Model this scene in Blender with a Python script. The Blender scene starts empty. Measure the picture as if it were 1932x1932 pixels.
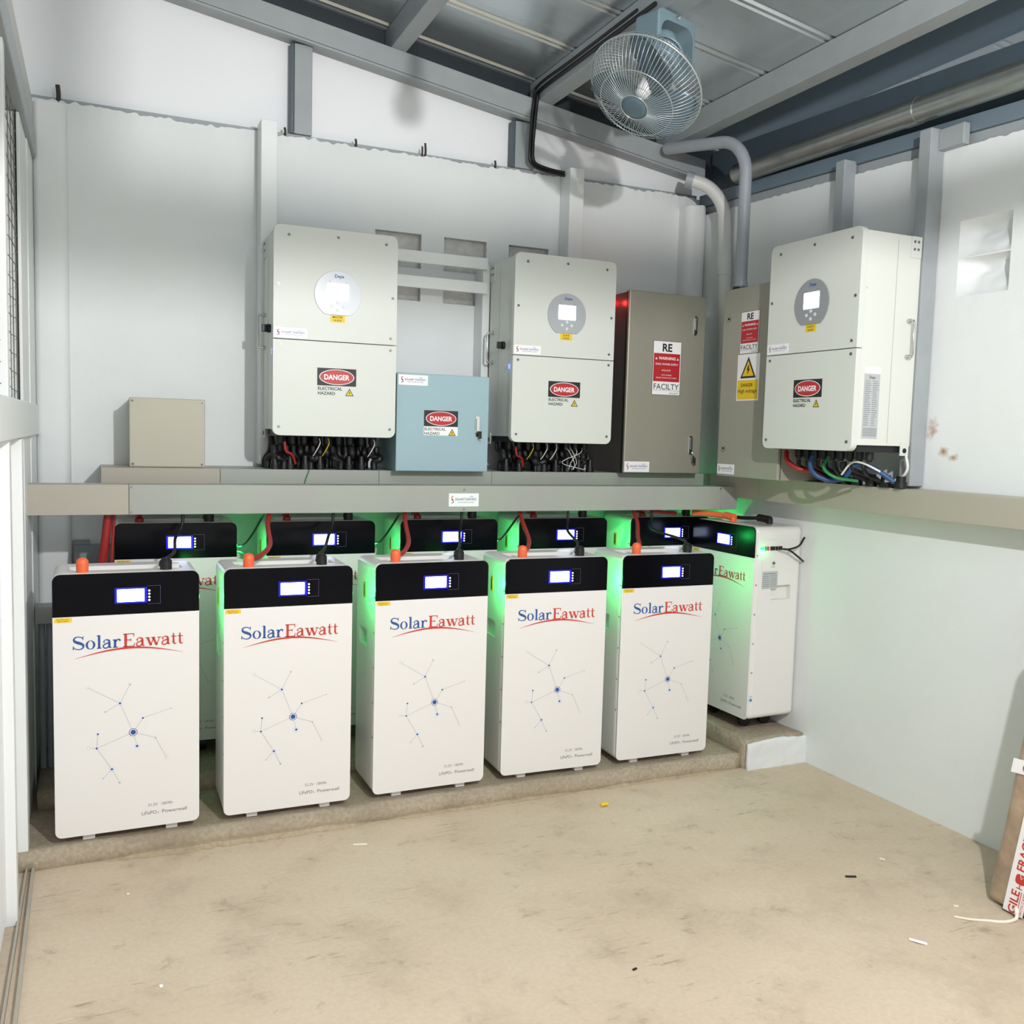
import bpy, math, random
from mathutils import Vector, Matrix, noise
random.seed(7)
S = bpy.context.scene
COL = S.collection
PI = math.pi

# ------------------------------------------------------------------ camera
cam_d = bpy.data.cameras.new('camera'); cam = bpy.data.objects.new('camera', cam_d); COL.objects.link(cam)
cam_d.sensor_width = 36.0; cam_d.sensor_fit = 'HORIZONTAL'; cam_d.lens = 36.0*1763.9/1932; cam_d.clip_start = .02
R_ = Vector((0.91476929, -0.40303714, 0.02753539)); U_ = Vector((0.00849886, 0.08734592, 0.99614179)); F_ = Vector((0.40388724, 0.9110059, -0.08332672))
m = Matrix.Identity(4)
for i in range(3):
    m[i][0] = R_[i]; m[i][1] = U_[i]; m[i][2] = -F_[i]
m.translation = Vector((1.0545, -3.8922, 1.3378)); cam.matrix_world = m
S.camera = cam

# ------------------------------------------------------------------ light and exposure
w = bpy.data.worlds.new('world'); S.world = w; w.use_nodes = True
w.node_tree.nodes['Background'].inputs[0].default_value = (.90, .96, 1, 1)
w.node_tree.nodes['Background'].inputs[1].default_value = .33
def area(name, loc, target, sx, sy, power, col):
    d = bpy.data.lights.new(name, 'AREA'); d.shape = 'RECTANGLE'; d.size = sx; d.size_y = sy; d.energy = power; d.color = col
    o = bpy.data.objects.new(name, d); COL.objects.link(o); o.location = loc
    o.rotation_euler = (Vector(target)-Vector(loc)).to_track_quat('-Z', 'Y').to_euler(); return o
def point(name, loc, power, col, r, parent=None):
    d = bpy.data.lights.new(name, 'POINT'); d.energy = power; d.color = col; d.shadow_soft_size = r
    o = bpy.data.objects.new(name, d); COL.objects.link(o); o.location = loc; o.parent = parent; return o
point('ceiling_bulb_light', (2.05, -3.7, 2.30), 215, (1, .985, .965), .03)
area('doorway_daylight', (1.9, -5.0, 1.5), (2.3, 0, 1.0), 2.6, 2.2, 24, (1, .96, .90))
S.view_settings.view_transform = 'Standard'; S.view_settings.look = 'None'
S.view_settings.exposure = 0.04; S.view_settings.gamma = 1; S.view_settings.use_curve_mapping = False

# ------------------------------------------------------------------ materials
def lin(c):
    return tuple(((x/12.92) if x <= .04045 else ((x+.055)/1.055)**2.4) for x in c)
def hexc(h): return lin(tuple(int(h[i:i+2], 16)/255 for i in (0, 2, 4)))
MATS = {}
def mat(name, col, rough=.5, metal=0, var=.04, scale=6, bump=0, bscale=60, emit=None, estr=0, spec=.5, coat=0, alpha=1):
    if isinstance(col, str): col = hexc(col)
    mt = bpy.data.materials.new(name); mt.use_nodes = True; nt = mt.node_tree; b = nt.nodes['Principled BSDF']
    b.inputs['Roughness'].default_value = rough; b.inputs['Metallic'].default_value = metal
    b.inputs['Specular IOR Level'].default_value = spec
    if coat: b.inputs['Coat Weight'].default_value = coat; b.inputs['Coat Roughness'].default_value = .08
    if alpha < 1: b.inputs['Alpha'].default_value = alpha
    tc = nt.nodes.new('ShaderNodeTexCoord')
    n = nt.nodes.new('ShaderNodeTexNoise'); n.inputs['Scale'].default_value = scale; n.inputs['Detail'].default_value = 5
    nt.links.new(tc.outputs['Object'], n.inputs['Vector'])
    mx = nt.nodes.new('ShaderNodeMix'); mx.data_type = 'RGBA'
    mx.inputs[6].default_value = (*[c*(1-var*1.5) for c in col], 1); mx.inputs[7].default_value = (*[min(1, c*(1+var*1.5)) for c in col], 1)
    nt.links.new(n.outputs['Fac'], mx.inputs[0]); nt.links.new(mx.outputs[2], b.inputs['Base Color'])
    if bump:
        n2 = nt.nodes.new('ShaderNodeTexNoise'); n2.inputs['Scale'].default_value = bscale; n2.inputs['Detail'].default_value = 6
        nt.links.new(tc.outputs['Object'], n2.inputs['Vector'])
        bp = nt.nodes.new('ShaderNodeBump'); bp.inputs['Strength'].default_value = bump; bp.inputs['Distance'].default_value = .01
        nt.links.new(n2.outputs['Fac'], bp.inputs['Height']); nt.links.new(bp.outputs['Normal'], b.inputs['Normal'])
    if emit:
        b.inputs['Emission Color'].default_value = (*lin(emit), 1); b.inputs['Emission Strength'].default_value = estr
    MATS[name] = mt
    mt['mixname'] = mx.name
    return mt
M = MATS
mat('plaster', 'dfe3e4', .62, var=.035, scale=3, bump=.22, bscale=14)
mat('plaster_rough', 'cfcfcc', .9, var=.15, scale=25, bump=1, bscale=45)
mat('white_board', 'eef1f4', .5, var=.01, scale=2)
mat('white_paint', 'e2e5e5', .4, var=.02, scale=8, bump=.05, bscale=30)
mat('steel_paint', '9ba1a5', .42, var=.08, scale=12, bump=.06, bscale=40)
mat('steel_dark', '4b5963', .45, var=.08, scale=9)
mat('steel_blue', '6c7d8a', .45, var=.06, scale=9)
mat('roof_shade', '6b7f8e', .38, metal=.3, var=.06, scale=4)  # dark tone of the shaded roof strip, put into the colour
mat('beam_grey', 'b4b3af', .45, var=.05)
mat('navy_gap', '232c34', .55, var=.08, scale=9)
mat('galv', 'a3a6a2', .32, metal=.85, var=.15, scale=14, bump=.05)
mat('pvc_white', 'd6d8d6', .35, var=.03)
mat('pvc_grey', '9ba2aa', .38, var=.05)
mat('trunk_grey', '9fa19b', .42, var=.03, scale=2, spec=.5)
mat('trunk_beige', 'a9a497', .45, var=.02)
mat('cab_grey', '969488', .36, var=.02, scale=2, metal=.15)
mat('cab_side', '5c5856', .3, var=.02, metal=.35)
mat('cab_right', '9c9b90', .4, var=.02)
mat('blue_cab', '98b4be', .42, var=.02)
mat('jbox', 'b6b2a2', .45, var=.02)
mat('inv', 'd3d6d1', .42, var=.012, scale=2)
mat('inv_side', 'd6d9d2', .4, var=.012, scale=2)
mat('bat', 'e2e0de', .32, var=.01, scale=2)
mat('bat_black', '05060c', .18, var=.02, spec=.14)
mat('black', '101013', .45, var=.1)
mat('black_soft', '1b1c20', .6, var=.1)
mat('bezel_bloom', '05062a', .2, var=0, emit=(.05, .05, .95), estr=.8)  # blue bloom around the screen, put into the bezel as emission
mat('screen', 'ffffff', .3, var=0, emit=(.86, .90, 1), estr=5)
mat('dot', 'ffffff', .3, var=0, emit=(.95, .95, 1), estr=2.2)
mat('led_green', '20ff60', .3, var=0, emit=(.1, 1, .35), estr=6)
mat('led_red', 'ff2020', .3, var=0, emit=(1, .05, .05), estr=5)
mat('led_blue', '4060ff', .3, var=0, emit=(.25, .35, 1), estr=5)
mat('orange', 'ee6a3c', .45, var=.05)
mat('red', 'b8302c', .45, var=.03)
mat('cable_red', '98201f', .45, var=.05)
mat('cable_blue', '274b7c', .4, var=.05)
mat('cable_green', '2f8a50', .4, var=.05)
mat('cable_white', 'd8d8d4', .4, var=.03)
mat('cable_yellow', 'c8b020', .4, var=.03)
mat('yellow', 'e8c420', .5, var=.03)
mat('ink', '17171c', .5, var=0)
mat('ink_grey', '6d7076', .5, var=0)
mat('ink_line', 'a9acb2', .5, var=0)
mat('ink_blue', '1d4f94', .5, var=0)
mat('ink_red', 'c23a2e', .5, var=0)
mat('ink_purple', '5b4a7c', .5, var=0)
mat('light_blue', '8fc0ea', .5, var=0)
mat('sticker', 'f0eff2', .4, var=.01)
mat('sticker_red', 'b4242c', .4, var=.02)
mat('sticker_grey', 'b4b8ba', .45, var=.02)
mat('panel_grey', 'a9adb3', .35, var=.01)
mat('panel_glare', 'cfd4dc', .3, var=.01)  # same grey panel, with the glare on it put into the colour
mat('panel_dark', '8f9296', .35, var=.01)
mat('button', 'd5d8da', .4, var=0)
mat('chrome', 'c9c9c6', .18, metal=1, var=.02)
mat('screw', '85878a', .35, metal=.8, var=.05)
mat('fan_body', '738993', .35, var=.03)
mat('fan_wire', 'b4bcc0', .3, metal=.6, var=.03)
mat('fan_blade', '546773', .3, var=.02)
mat('rebar', '3c3632', .8, var=.2)
mat('mesh_wire', '77766f', .6, var=.1)
mat('wrap', 'a8927c', .35, var=.4, scale=11, bump=.9, bscale=16, coat=.35)
mat('wrap_end', '9a9a98', .4, var=.15, scale=12, bump=.6, bscale=20)
mat('breaker', 'c98a2c', .5, var=.05)
mat('debris', 'e8e2d4', .7, var=.05)
mat('track', 'b3aca0', .5, var=.1, metal=.3)
mat('dull_panel', '8b9297', .5, var=.05)

def concrete(name, c1, c2, c3, scr=True, bump=.5):
    mt = bpy.data.materials.new(name); mt.use_nodes = True; nt = mt.node_tree; b = nt.nodes['Principled BSDF']; L = nt.links.new
    b.inputs['Roughness'].default_value = .62; b.inputs['Specular IOR Level'].default_value = .3
    tc = nt.nodes.new('ShaderNodeTexCoord')
    def nz(sc, det, rough=.6, vec=None):
        n = nt.nodes.new('ShaderNodeTexNoise'); n.inputs['Scale'].default_value = sc; n.inputs['Detail'].default_value = det; n.inputs['Roughness'].default_value = rough
        L(vec or tc.outputs['Object'], n.inputs['Vector']); return n.outputs['Fac']
    def ramp(f, a, b_, ca=(0, 0, 0, 1), cb=(1, 1, 1, 1)):
        r = nt.nodes.new('ShaderNodeValToRGB'); r.color_ramp.elements[0].position = a; r.color_ramp.elements[1].position = b_
        r.color_ramp.elements[0].color = ca; r.color_ramp.elements[1].color = cb; L(f, r.inputs[0]); return r.outputs[0]
    def mix(f, a, b_, fac=None):
        mx = nt.nodes.new('ShaderNodeMix'); mx.data_type = 'RGBA'
        for k, v in ((6, a), (7, b_)):
            if isinstance(v, tuple): mx.inputs[k].default_value = v
            else: L(v, mx.inputs[k])
        if isinstance(f, float): mx.inputs[0].default_value = f
        else: L(f, mx.inputs[0])
        return mx.outputs[2]
    A = (*hexc(c1), 1); B = (*hexc(c2), 1); C3 = (*hexc(c3), 1)
    base = mix(ramp(nz(1.1, 6), .35, .68), A, B)
    spots = ramp(nz(9, 8, .7), .60, .78)
    base = mix(ramp(nz(4.5, 9, .72), .50, .72, (0, 0, 0, 1), (.38, .38, .38, 1)), base, C3)
    base = mix(spots, base, C3)
    if scr:
        mp = nt.nodes.new('ShaderNodeMapping'); mp.inputs['Rotation'].default_value = (0, 0, .5); mp.inputs['Scale'].default_value = (2.2, 14, 1)
        L(tc.outputs['Object'], mp.inputs['Vector'])
        s1 = ramp(nz(3.2, 9, .75, mp.outputs['Vector']), .57, .66)
        mp2 = nt.nodes.new('ShaderNodeMapping'); mp2.inputs['Rotation'].default_value = (0, 0, -.9); mp2.inputs['Scale'].default_value = (1.5, 16, 1)
        L(tc.outputs['Object'], mp2.inputs['Vector'])
        s2 = ramp(nz(2.7, 9, .75, mp2.outputs['Vector']), .60, .68)
        mk = nt.nodes.new('ShaderNodeMath'); mk.operation = 'MAXIMUM'; L(s1, mk.inputs[0]); L(s2, mk.inputs[1])
        mul = nt.nodes.new('ShaderNodeMath'); mul.operation = 'MULTIPLY'; L(ramp(nz(2.3, 3), .50, .62), mul.inputs[1]); L(mk.outputs[0], mul.inputs[0])
        base = mix(mul.outputs[0], base, C3)
    fine = nz(70, 4)
    base = mix(ramp(fine, .3, .8, (0, 0, 0, 1), (.22, .22, .22, 1)) if scr else ramp(fine, .32, .72, (0, 0, 0, 1), (.5, .5, .5, 1)), base, C3)
    L(base, b.inputs['Base Color'])
    bp = nt.nodes.new('ShaderNodeBump'); bp.inputs['Strength'].default_value = bump; bp.inputs['Distance'].default_value = .004
    L(nz(38, 8, .7), bp.inputs['Height']); L(bp.outputs['Normal'], b.inputs['Normal'])
    MATS[name] = mt
concrete('floor_concrete', 'd6c6b1', 'c8b69f', '918270')
concrete('mortar', 'bfae94', 'b0a086', '8b7d68', scr=False, bump=1)
concrete('ledge_concrete', 'bfb29e', 'a89a84', '766a5a', scr=False, bump=1)

def rust_wall():
    mt = M['plaster'].copy(); mt.name = 'plaster_rusty'; nt = mt.node_tree; L = nt.links.new; b = nt.nodes['Principled BSDF']
    base = b.inputs['Base Color'].links[0].from_socket
    tc = nt.nodes.new('ShaderNodeTexCoord'); nz = nt.nodes.new('ShaderNodeTexNoise'); nz.inputs['Scale'].default_value = 38; nz.inputs['Detail'].default_value = 6
    L(tc.outputs['Object'], nz.inputs['Vector'])
    prev = base
    for (y, z, ry, rz) in ((-1.438, 1.40, .05, .095), (-1.49, 1.318, .05, .035), (-1.535, 1.298, .045, .024), (-.77, 1.93, .015, .02), (-.77, 1.97, .01, .012)):
        mp = nt.nodes.new('ShaderNodeMapping'); mp.inputs['Location'].default_value = (0, -y/ry, -z/rz); mp.inputs['Scale'].default_value = (0, 1/ry, 1/rz)
        L(tc.outputs['Object'], mp.inputs['Vector'])
        ln = nt.nodes.new('ShaderNodeVectorMath'); ln.operation = 'LENGTH'; L(mp.outputs[0], ln.inputs[0])
        ad = nt.nodes.new('ShaderNodeMath'); ad.operation = 'MULTIPLY_ADD'; ad.inputs[1].default_value = -.9; L(ln.outputs['Value'], ad.inputs[0])
        L(nz.outputs['Fac'], ad.inputs[2])
        cl = nt.nodes.new('ShaderNodeMath'); cl.operation = 'MULTIPLY'; cl.use_clamp = True; cl.inputs[1].default_value = 1.7; L(ad.outputs[0], cl.inputs[0])
        mx = nt.nodes.new('ShaderNodeMix'); mx.data_type = 'RGBA'; L(cl.outputs[0], mx.inputs[0]); L(prev, mx.inputs[6]); mx.inputs[7].default_value = (*hexc('a5774e'), 1)
        prev = mx.outputs[2]
    L(prev, b.inputs['Base Color']); MATS['plaster_rusty'] = mt
rust_wall()
def roof_mat():
    mt = bpy.data.materials.new('roof_sheet'); mt.use_nodes = True; nt = mt.node_tree; L = nt.links.new; b = nt.nodes['Principled BSDF']
    b.inputs['Metallic'].default_value = .8; b.inputs['Base Color'].default_value = (*hexc('ccd4d8'), 1)
    tc = nt.nodes.new('ShaderNodeTexCoord'); mp = nt.nodes.new('ShaderNodeMapping'); mp.inputs['Scale'].default_value = (1.6, 5, 1); L(tc.outputs['Object'], mp.inputs['Vector'])
    n = nt.nodes.new('ShaderNodeTexNoise'); n.inputs['Scale'].default_value = 1.6; n.inputs['Detail'].default_value = 3; L(mp.outputs[0], n.inputs['Vector'])
    r = nt.nodes.new('ShaderNodeMapRange'); r.inputs[3].default_value = .20; r.inputs[4].default_value = .32; L(n.outputs['Fac'], r.inputs[0]); L(r.outputs[0], b.inputs['Roughness'])
    bp = nt.nodes.new('ShaderNodeBump'); bp.inputs['Strength'].default_value = .08; bp.inputs['Distance'].default_value = .03; L(n.outputs['Fac'], bp.inputs['Height']); L(bp.outputs['Normal'], b.inputs['Normal'])
    MATS['roof_sheet'] = mt
roof_mat()

# ------------------------------------------------------------------ mesh builder
TXT = {}
def text_geo(s, bold, space):
    k = (s, bold, space)
    if k not in TXT:
        cu = bpy.data.curves.new('t', 'FONT'); cu.body = s; cu.size = 1; cu.offset = bold; cu.space_character = space; cu.resolution_u = 3
        ob = bpy.data.objects.new('t', cu); me = ob.to_mesh()
        vs = [(v.co.x, v.co.y) for v in me.vertices]; fs = [tuple(p.vertices) for p in me.polygons]
        ob.to_mesh_clear(); bpy.data.objects.remove(ob); bpy.data.curves.remove(cu)
        TXT[k] = (vs, fs)
    return TXT[k]
def smooth(pts, n=6):
    P = [Vector(p) for p in pts]
    if len(P) < 3: return P
    P = [P[0]*2-P[1]] + P + [P[-1]*2-P[-2]]; out = []
    for i in range(1, len(P)-2):
        a, b, c, d = P[i-1:i+3]
        for k in range(n):
            t = k/n; out.append(.5*((2*b)+(c-a)*t+(2*a-5*b+4*c-d)*t*t+(3*b-a-3*c+d)*t**3))
    out.append(P[-2]); return out
class MB:
    def __init__(s, M4=None): s.v = []; s.f = []; s.mi = []; s.ms = []; s.sm = []; s.M = M4 or Matrix.Identity(4)
    def add(s, vs, fs, mt, smooth_=False):
        if mt not in s.ms: s.ms.append(mt)
        i = s.ms.index(mt); o = len(s.v)
        s.v += [s.M @ Vector(p) for p in vs]; s.f += [tuple(o+k for k in f) for f in fs]; s.mi += [i]*len(fs); s.sm += [smooth_]*len(fs); return s
    def box(s, x0, x1, y0, y1, z0, z1, mt):
        return s.add([(x, y, z) for x in (x0, x1) for y in (y0, y1) for z in (z0, z1)], [(0, 1, 3, 2), (4, 6, 7, 5), (0, 4, 5, 1), (2, 3, 7, 6), (0, 2, 6, 4), (1, 5, 7, 3)], mt)
    def prism(s, a, b, mt):   # two matching 4-corner ends
        return s.add(list(a)+list(b), [(0, 1, 2, 3), (7, 6, 5, 4), (0, 4, 5, 1), (1, 5, 6, 2), (2, 6, 7, 3), (3, 7, 4, 0)], mt)
    def cyl(s, p0, p1, r, mt, n=20, r1=None, caps=True):
        p0 = Vector(p0); p1 = Vector(p1); r1 = r if r1 is None else r1; q = (p1-p0).to_track_quat('Z', 'Y')
        vs = []
        for p, rr in ((p0, r), (p1, r1)):
            for k in range(n):
                a = 2*PI*k/n; vs.append(p + q @ Vector((rr*math.cos(a), rr*math.sin(a), 0)))
        s.add(vs, [(k, (k+1) % n, n+(k+1) % n, n+k) for k in range(n)], mt, True)
        if caps: s.add(vs, [tuple(range(n-1, -1, -1)), tuple(range(n, 2*n))], mt)
        return s
    def tube(s, pts, r, mt, n=8, sm=6, closed=False):
        P = smooth(pts, sm) if sm else [Vector(p) for p in pts]
        vs = []; N = len(P); up = Vector((0, 0, 1)); prev = None
        for i, p in enumerate(P):
            t = (P[min(i+1, N-1)]-P[max(i-1, 0)])
            if closed: t = P[(i+1) % N]-P[i-1]
            t.normalize()
            if prev is None:
                prev = t.orthogonal().normalized()
            prev = (prev - t*prev.dot(t)).normalized(); b = t.cross(prev)
            rr = r(i/(N-1)) if callable(r) else r
            for k in range(n):
                a = 2*PI*k/n; vs.append(p + (prev*math.cos(a)+b*math.sin(a))*rr)
        fs = [(i*n+k, i*n+(k+1) % n, (i+1)*n+(k+1) % n, (i+1)*n+k) for i in range(N-1) for k in range(n)]
        if closed: fs += [((N-1)*n+k, (N-1)*n+(k+1) % n, (k+1) % n, k) for k in range(n)]
        s.add(vs, fs, mt, True)
        if not closed: s.add(vs, [tuple(range(n-1, -1, -1)), tuple(range((N-1)*n, N*n))], mt)
        return s
    def lathe(s, prof, mt, n=32, axis='Y'):  # prof: (r, a) along axis
        vs = []
        for r, a in prof:
            for k in range(n):
                t = 2*PI*k/n; vs.append((r*math.cos(t), a, r*math.sin(t)) if axis == 'Y' else (r*math.cos(t), r*math.sin(t), a))
        m_ = len(prof)
        return s.add(vs, [(i*n+k, i*n+(k+1) % n, (i+1)*n+(k+1) % n, (i+1)*n+k) for i in range(m_-1) for k in range(n)], mt, True)
    # ---- things drawn on the xz plane facing -y
    def rrect(s, x0, x1, z0, z1, r, y, d, mt, n=6):
        rs = r if isinstance(r, tuple) else (r,)*4     # BL, BR, TR, TL
        pts = []
        for (cx, cz, a0, q) in ((x0, z0, PI, 0), (x1, z0, 1.5*PI, 1), (x1, z1, 0, 2), (x0, z1, .5*PI, 3)):
            rr = rs[q]; ccx = cx+(rr if cx == x0 else -rr); ccz = cz+(rr if cz == z0 else -rr)
            if rr <= 0: pts.append((cx, cz)); continue
            for k in range(n+1):
                a = a0+.5*PI*k/n; pts.append((ccx+rr*math.cos(a), ccz+rr*math.sin(a)))
        return s.slab(pts, y, d, mt)
    def slab(s, pts, y, d, mt):     # outline ccw seen from -y ; front at y, back at y+d
        N = len(pts); vs = [(x, y, z) for x, z in pts]
        if d: 
            vs += [(x, y+d, z) for x, z in pts]
            fs = [tuple(range(N)), tuple(range(2*N-1, N-1, -1))]+[(k, N+k, N+(k+1) % N, (k+1) % N) for k in range(N)]
        else: fs = [tuple(range(N))]
        return s.add(vs, fs, mt)
    def disc(s, x, z, r, y, mt, d=0, n=20, rx=None):
        rx = rx or r
        return s.slab([(x+rx*math.cos(2*PI*k/n), z+r*math.sin(2*PI*k/n)) for k in range(n)], y, d, mt)
    def ring(s, x, z, r0, r1, y, mt, n=20, kx=1):
        vs = [(x+kx*r*math.cos(2*PI*k/n), y, z+r*math.sin(2*PI*k/n)) for r in (r0, r1) for k in range(n)]
        return s.add(vs, [(k, n+k, n+(k+1) % n, (k+1) % n) for k in range(n)], mt)
    def rib(s, pts, ws, y, mt):
        P = [Vector((p[0], 0, p[1])) for p in pts]; vs = []
        for i, p in enumerate(P):
            t = (P[min(i+1, len(P)-1)]-P[max(i-1, 0)]).normalized(); nn = Vector((-t.z, 0, t.x)); w_ = ws[i] if isinstance(ws, (list, tuple)) else ws
            vs += [(p.x+nn.x*w_/2, y, p.z+nn.z*w_/2), (p.x-nn.x*w_/2, y, p.z-nn.z*w_/2)]
        return s.add(vs, [(2*i, 2*i+1, 2*i+3, 2*i+2) for i in range(len(P)-1)], mt)
    def text(s, t, x, z, size, y, mt, al='L', bold=0, xs=1, space=1):
        vs, fs = text_geo(t, bold, space)
        if not vs: return s
        w_ = max(v[0] for v in vs)-min(v[0] for v in vs); mn = min(v[0] for v in vs)
        ox = {'L': -mn, 'C': -mn-w_/2, 'R': -mn-w_}[al]
        return s.add([(x+(vx+ox)*size*xs, y, z+vz*size) for vx, vz in vs], fs, mt)
    def textw(s, t, x0, x1, z, h, y, mt, bold=0):   # fit to a width
        vs, fs = text_geo(t, bold, 1); w_ = max(v[0] for v in vs)-min(v[0] for v in vs)
        return s.text(t, x0, z, h/.73, y, mt, 'L', bold, (x1-x0)/(w_*h/.73))
    def obj(s, name, parent=None, bevel=0, seg=2, kind=None):
        me = bpy.data.meshes.new(name); me.from_pydata([tuple(p) for p in s.v], [], s.f)
        for k in s.ms: me.materials.append(MATS[k])
        me.polygons.foreach_set('material_index', s.mi); me.polygons.foreach_set('use_smooth', s.sm); me.update()
        o = bpy.data.objects.new(name, me); COL.objects.link(o)
        if parent: o.parent = parent
        if bevel:
            b = o.modifiers.new('bevel', 'BEVEL'); b.width = bevel; b.segments = seg; b.limit_method = 'ANGLE'; b.angle_limit = .7; b.harden_normals = False
        if kind: o['kind'] = kind
        return o
def T(x=0, y=0, z=0): return Matrix.Translation((x, y, z))
def thing(name, label, cat, loc=(0, 0, 0), rz=0, group=None):
    o = bpy.data.objects.new(name, None); o.empty_display_size = .05; COL.objects.link(o); o.location = loc; o.rotation_euler = (0, 0, rz); tag(o, label, cat, group); return o
def tag(o, label, cat, group=None):
    o['label'] = label; o['category'] = cat
    if group: o['group'] = group
    return o
KIDS = {}
def copy_tree(o, parent=None):
    c = o.copy(); COL.objects.link(c); c.parent = parent
    for ch in [x for x in bpy.data.objects if x.parent == o]: copy_tree(ch, c)
    return c
def cable(pts, r, mt, label, group=None, cat='cable', name='cable', n=8):
    return tag(MB().tube(pts, r, mt, n).obj(name), label, cat, group)
def rough(x0, x1, y0, y1, z0, z1, mt, seg=.04, amp=.004, seed=0, name='x', kind='structure', freq=9):
    """a closed box with a dense, noise-broken surface"""
    import bmesh
    bm = bmesh.new(); nx, ny, nz = [max(1, int((b-a)/seg)) for a, b in ((x0, x1), (y0, y1), (z0, z1))]
    def grid(o, du, dv, nu, nv):
        vv = [[bm.verts.new(Vector(o)+Vector(du)*i/nu+Vector(dv)*j/nv) for j in range(nv+1)] for i in range(nu+1)]
        for i in range(nu):
            for j in range(nv): bm.faces.new((vv[i][j], vv[i+1][j], vv[i+1][j+1], vv[i][j+1]))
    dx, dy, dz = x1-x0, y1-y0, z1-z0
    grid((x0, y0, z0), (dx, 0, 0), (0, 0, dz), nx, nz); grid((x1, y1, z0), (-dx, 0, 0), (0, 0, dz), nx, nz)
    grid((x0, y1, z0), (0, -dy, 0), (0, 0, dz), ny, nz); grid((x1, y0, z0), (0, dy, 0), (0, 0, dz), ny, nz)
    grid((x0, y0, z1), (dx, 0, 0), (0, dy, 0), nx, ny); grid((x0, y1, z0), (dx, 0, 0), (0, -dy, 0), nx, ny)
    bmesh.ops.remove_doubles(bm, verts=bm.verts, dist=1e-5)
    for v in bm.verts:
        n1 = noise.noise_vector(v.co*freq+Vector((seed, 0, 0))); n2 = noise.noise_vector(v.co*freq*4)
        v.co += (n1*amp+n2*amp*.5)*Vector((1, 1, 1))
    me = bpy.data.meshes.new(name); bm.to_mesh(me); bm.free(); me.materials.append(MATS[mt])
    for p in me.polygons: p.use_smooth = True
    o = bpy.data.objects.new(name, me); COL.objects.link(o)
    if kind: o['kind'] = kind
    return o

# ------------------------------------------------------------------ setting
def xw(y): return 3.751-.028*(y+.8)
MB().box(-.6, 4.2, -5.2, .1, -.1, 0, 'floor_concrete').obj('floor', kind='structure')
rough(.80, 3.452, -.872, -.03, -.02, .058, 'ledge_concrete', .035, .0035, 1, 'concrete_ledge')
rough(.86, 3.44, -.545, -.03, .045, .118, 'ledge_concrete', .04, .003, 2, 'concrete_ledge')
rough(3.452, 3.76, -.885, -.03, -.02, .118, 'ledge_concrete', .03, .003, 3, 'concrete_ledge')
rough(3.455, 3.775, -.905, -.887, -.01, .114, 'plaster', .012, .009, 4, 'trim_1')
# broken mortar lip along the foot of the ledge
for k, (x0, x1, d, h) in enumerate(((1.06, 1.9, .022, .016), (1.95, 2.7, .012, .010), (2.75, 3.4, .008, .008))):
    b = MB(); n = int((x1-x0)/.02); vs = []
    for i in range(n+1):
        x = x0+(x1-x0)*i/n; e = math.sin(PI*min(1, i/n*6, (n-i)/n*6)*.5); j = 1.2*noise.noise(Vector((x*9, k, 0)))+1.1*noise.noise(Vector((x*37, k, 0)))
        dd = (d*(1+.6*j))*e+.004; hh = h*(1+.5*noise.noise(Vector((x*13, 3, k))))*max(e, .2)
        vs += [(x, -.868, hh), (x, -.872-dd*.6, hh*.85), (x, -.874-dd, hh*.25), (x, -.874-dd, -.002)]
    b.add(vs, [(4*i+q, 4*i+q+1, 4*i+q+5, 4*i+q+4) for i in range(n) for q in range(3)], 'mortar')
    b.obj('mortar_lip', kind='structure')

# back wall: front skin with block voids, jagged plaster top
HX = [(2.12, 2.322), (2.425, 2.622), (2.729, 2.925)]; HZ = [(1.893, 1.985), (2.03, 2.174)]
b = MB(); xs = sorted([.60, 3.78]+[q for h in HX for q in h]); zs = sorted([0, 2.44]+[q for h in HZ for q in h])
for i in range(len(xs)-1):
    for j in range(len(zs)-1):
        hole = (xs[i], xs[i+1]) in HX and (zs[j], zs[j+1]) in HZ
        x0, x1, z0, z1 = xs[i], xs[i+1], zs[j], zs[j+1]
        if not hole: b.add([(x0, 0, z0), (x1, 0, z0), (x1, 0, z1), (x0, 0, z1)], [(0, 1, 2, 3)], 'plaster')
        else:
            d = .035; V = [(x0, 0, z0), (x1, 0, z0), (x1, 0, z1), (x0, 0, z1), (x0, d, z0), (x1, d, z0), (x1, d, z1), (x0, d, z1)]
            b.add(V, [(4, 5, 6, 7), (0, 4, 7, 3), (1, 2, 6, 5), (0, 1, 5, 4), (3, 7, 6, 2)], 'plaster_rough')
b.box(.60, 3.85, .056, .12, 0, 2.44, 'plaster_rough')
n = 420; vs = []
for i in range(n+1):
    x = .60+(3.78-.60)*i/n
    z = 2.497+.010*noise.noise(Vector((x*9, 0, 0)))+.011*noise.noise(Vector((x*40, 5, 0))); 
    if 1.2 < x < 1.5: z -= .006
    vs += [(x, 0, 2.44), (x, -.001+.003*noise.noise(Vector((x*30, 2, 0))), z), (x, .014, z)]
b.add(vs, [(3*i+q, 3*i+3+q, 3*i+4+q, 3*i+1+q) for i in range(n) for q in range(2)], 'plaster')
b.obj('wall_back', kind='structure')
MB().box(.60, 3.72, .0145, .05, 2.441, 2.512, 'steel_paint').obj('trim_2', kind='structure')
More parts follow.
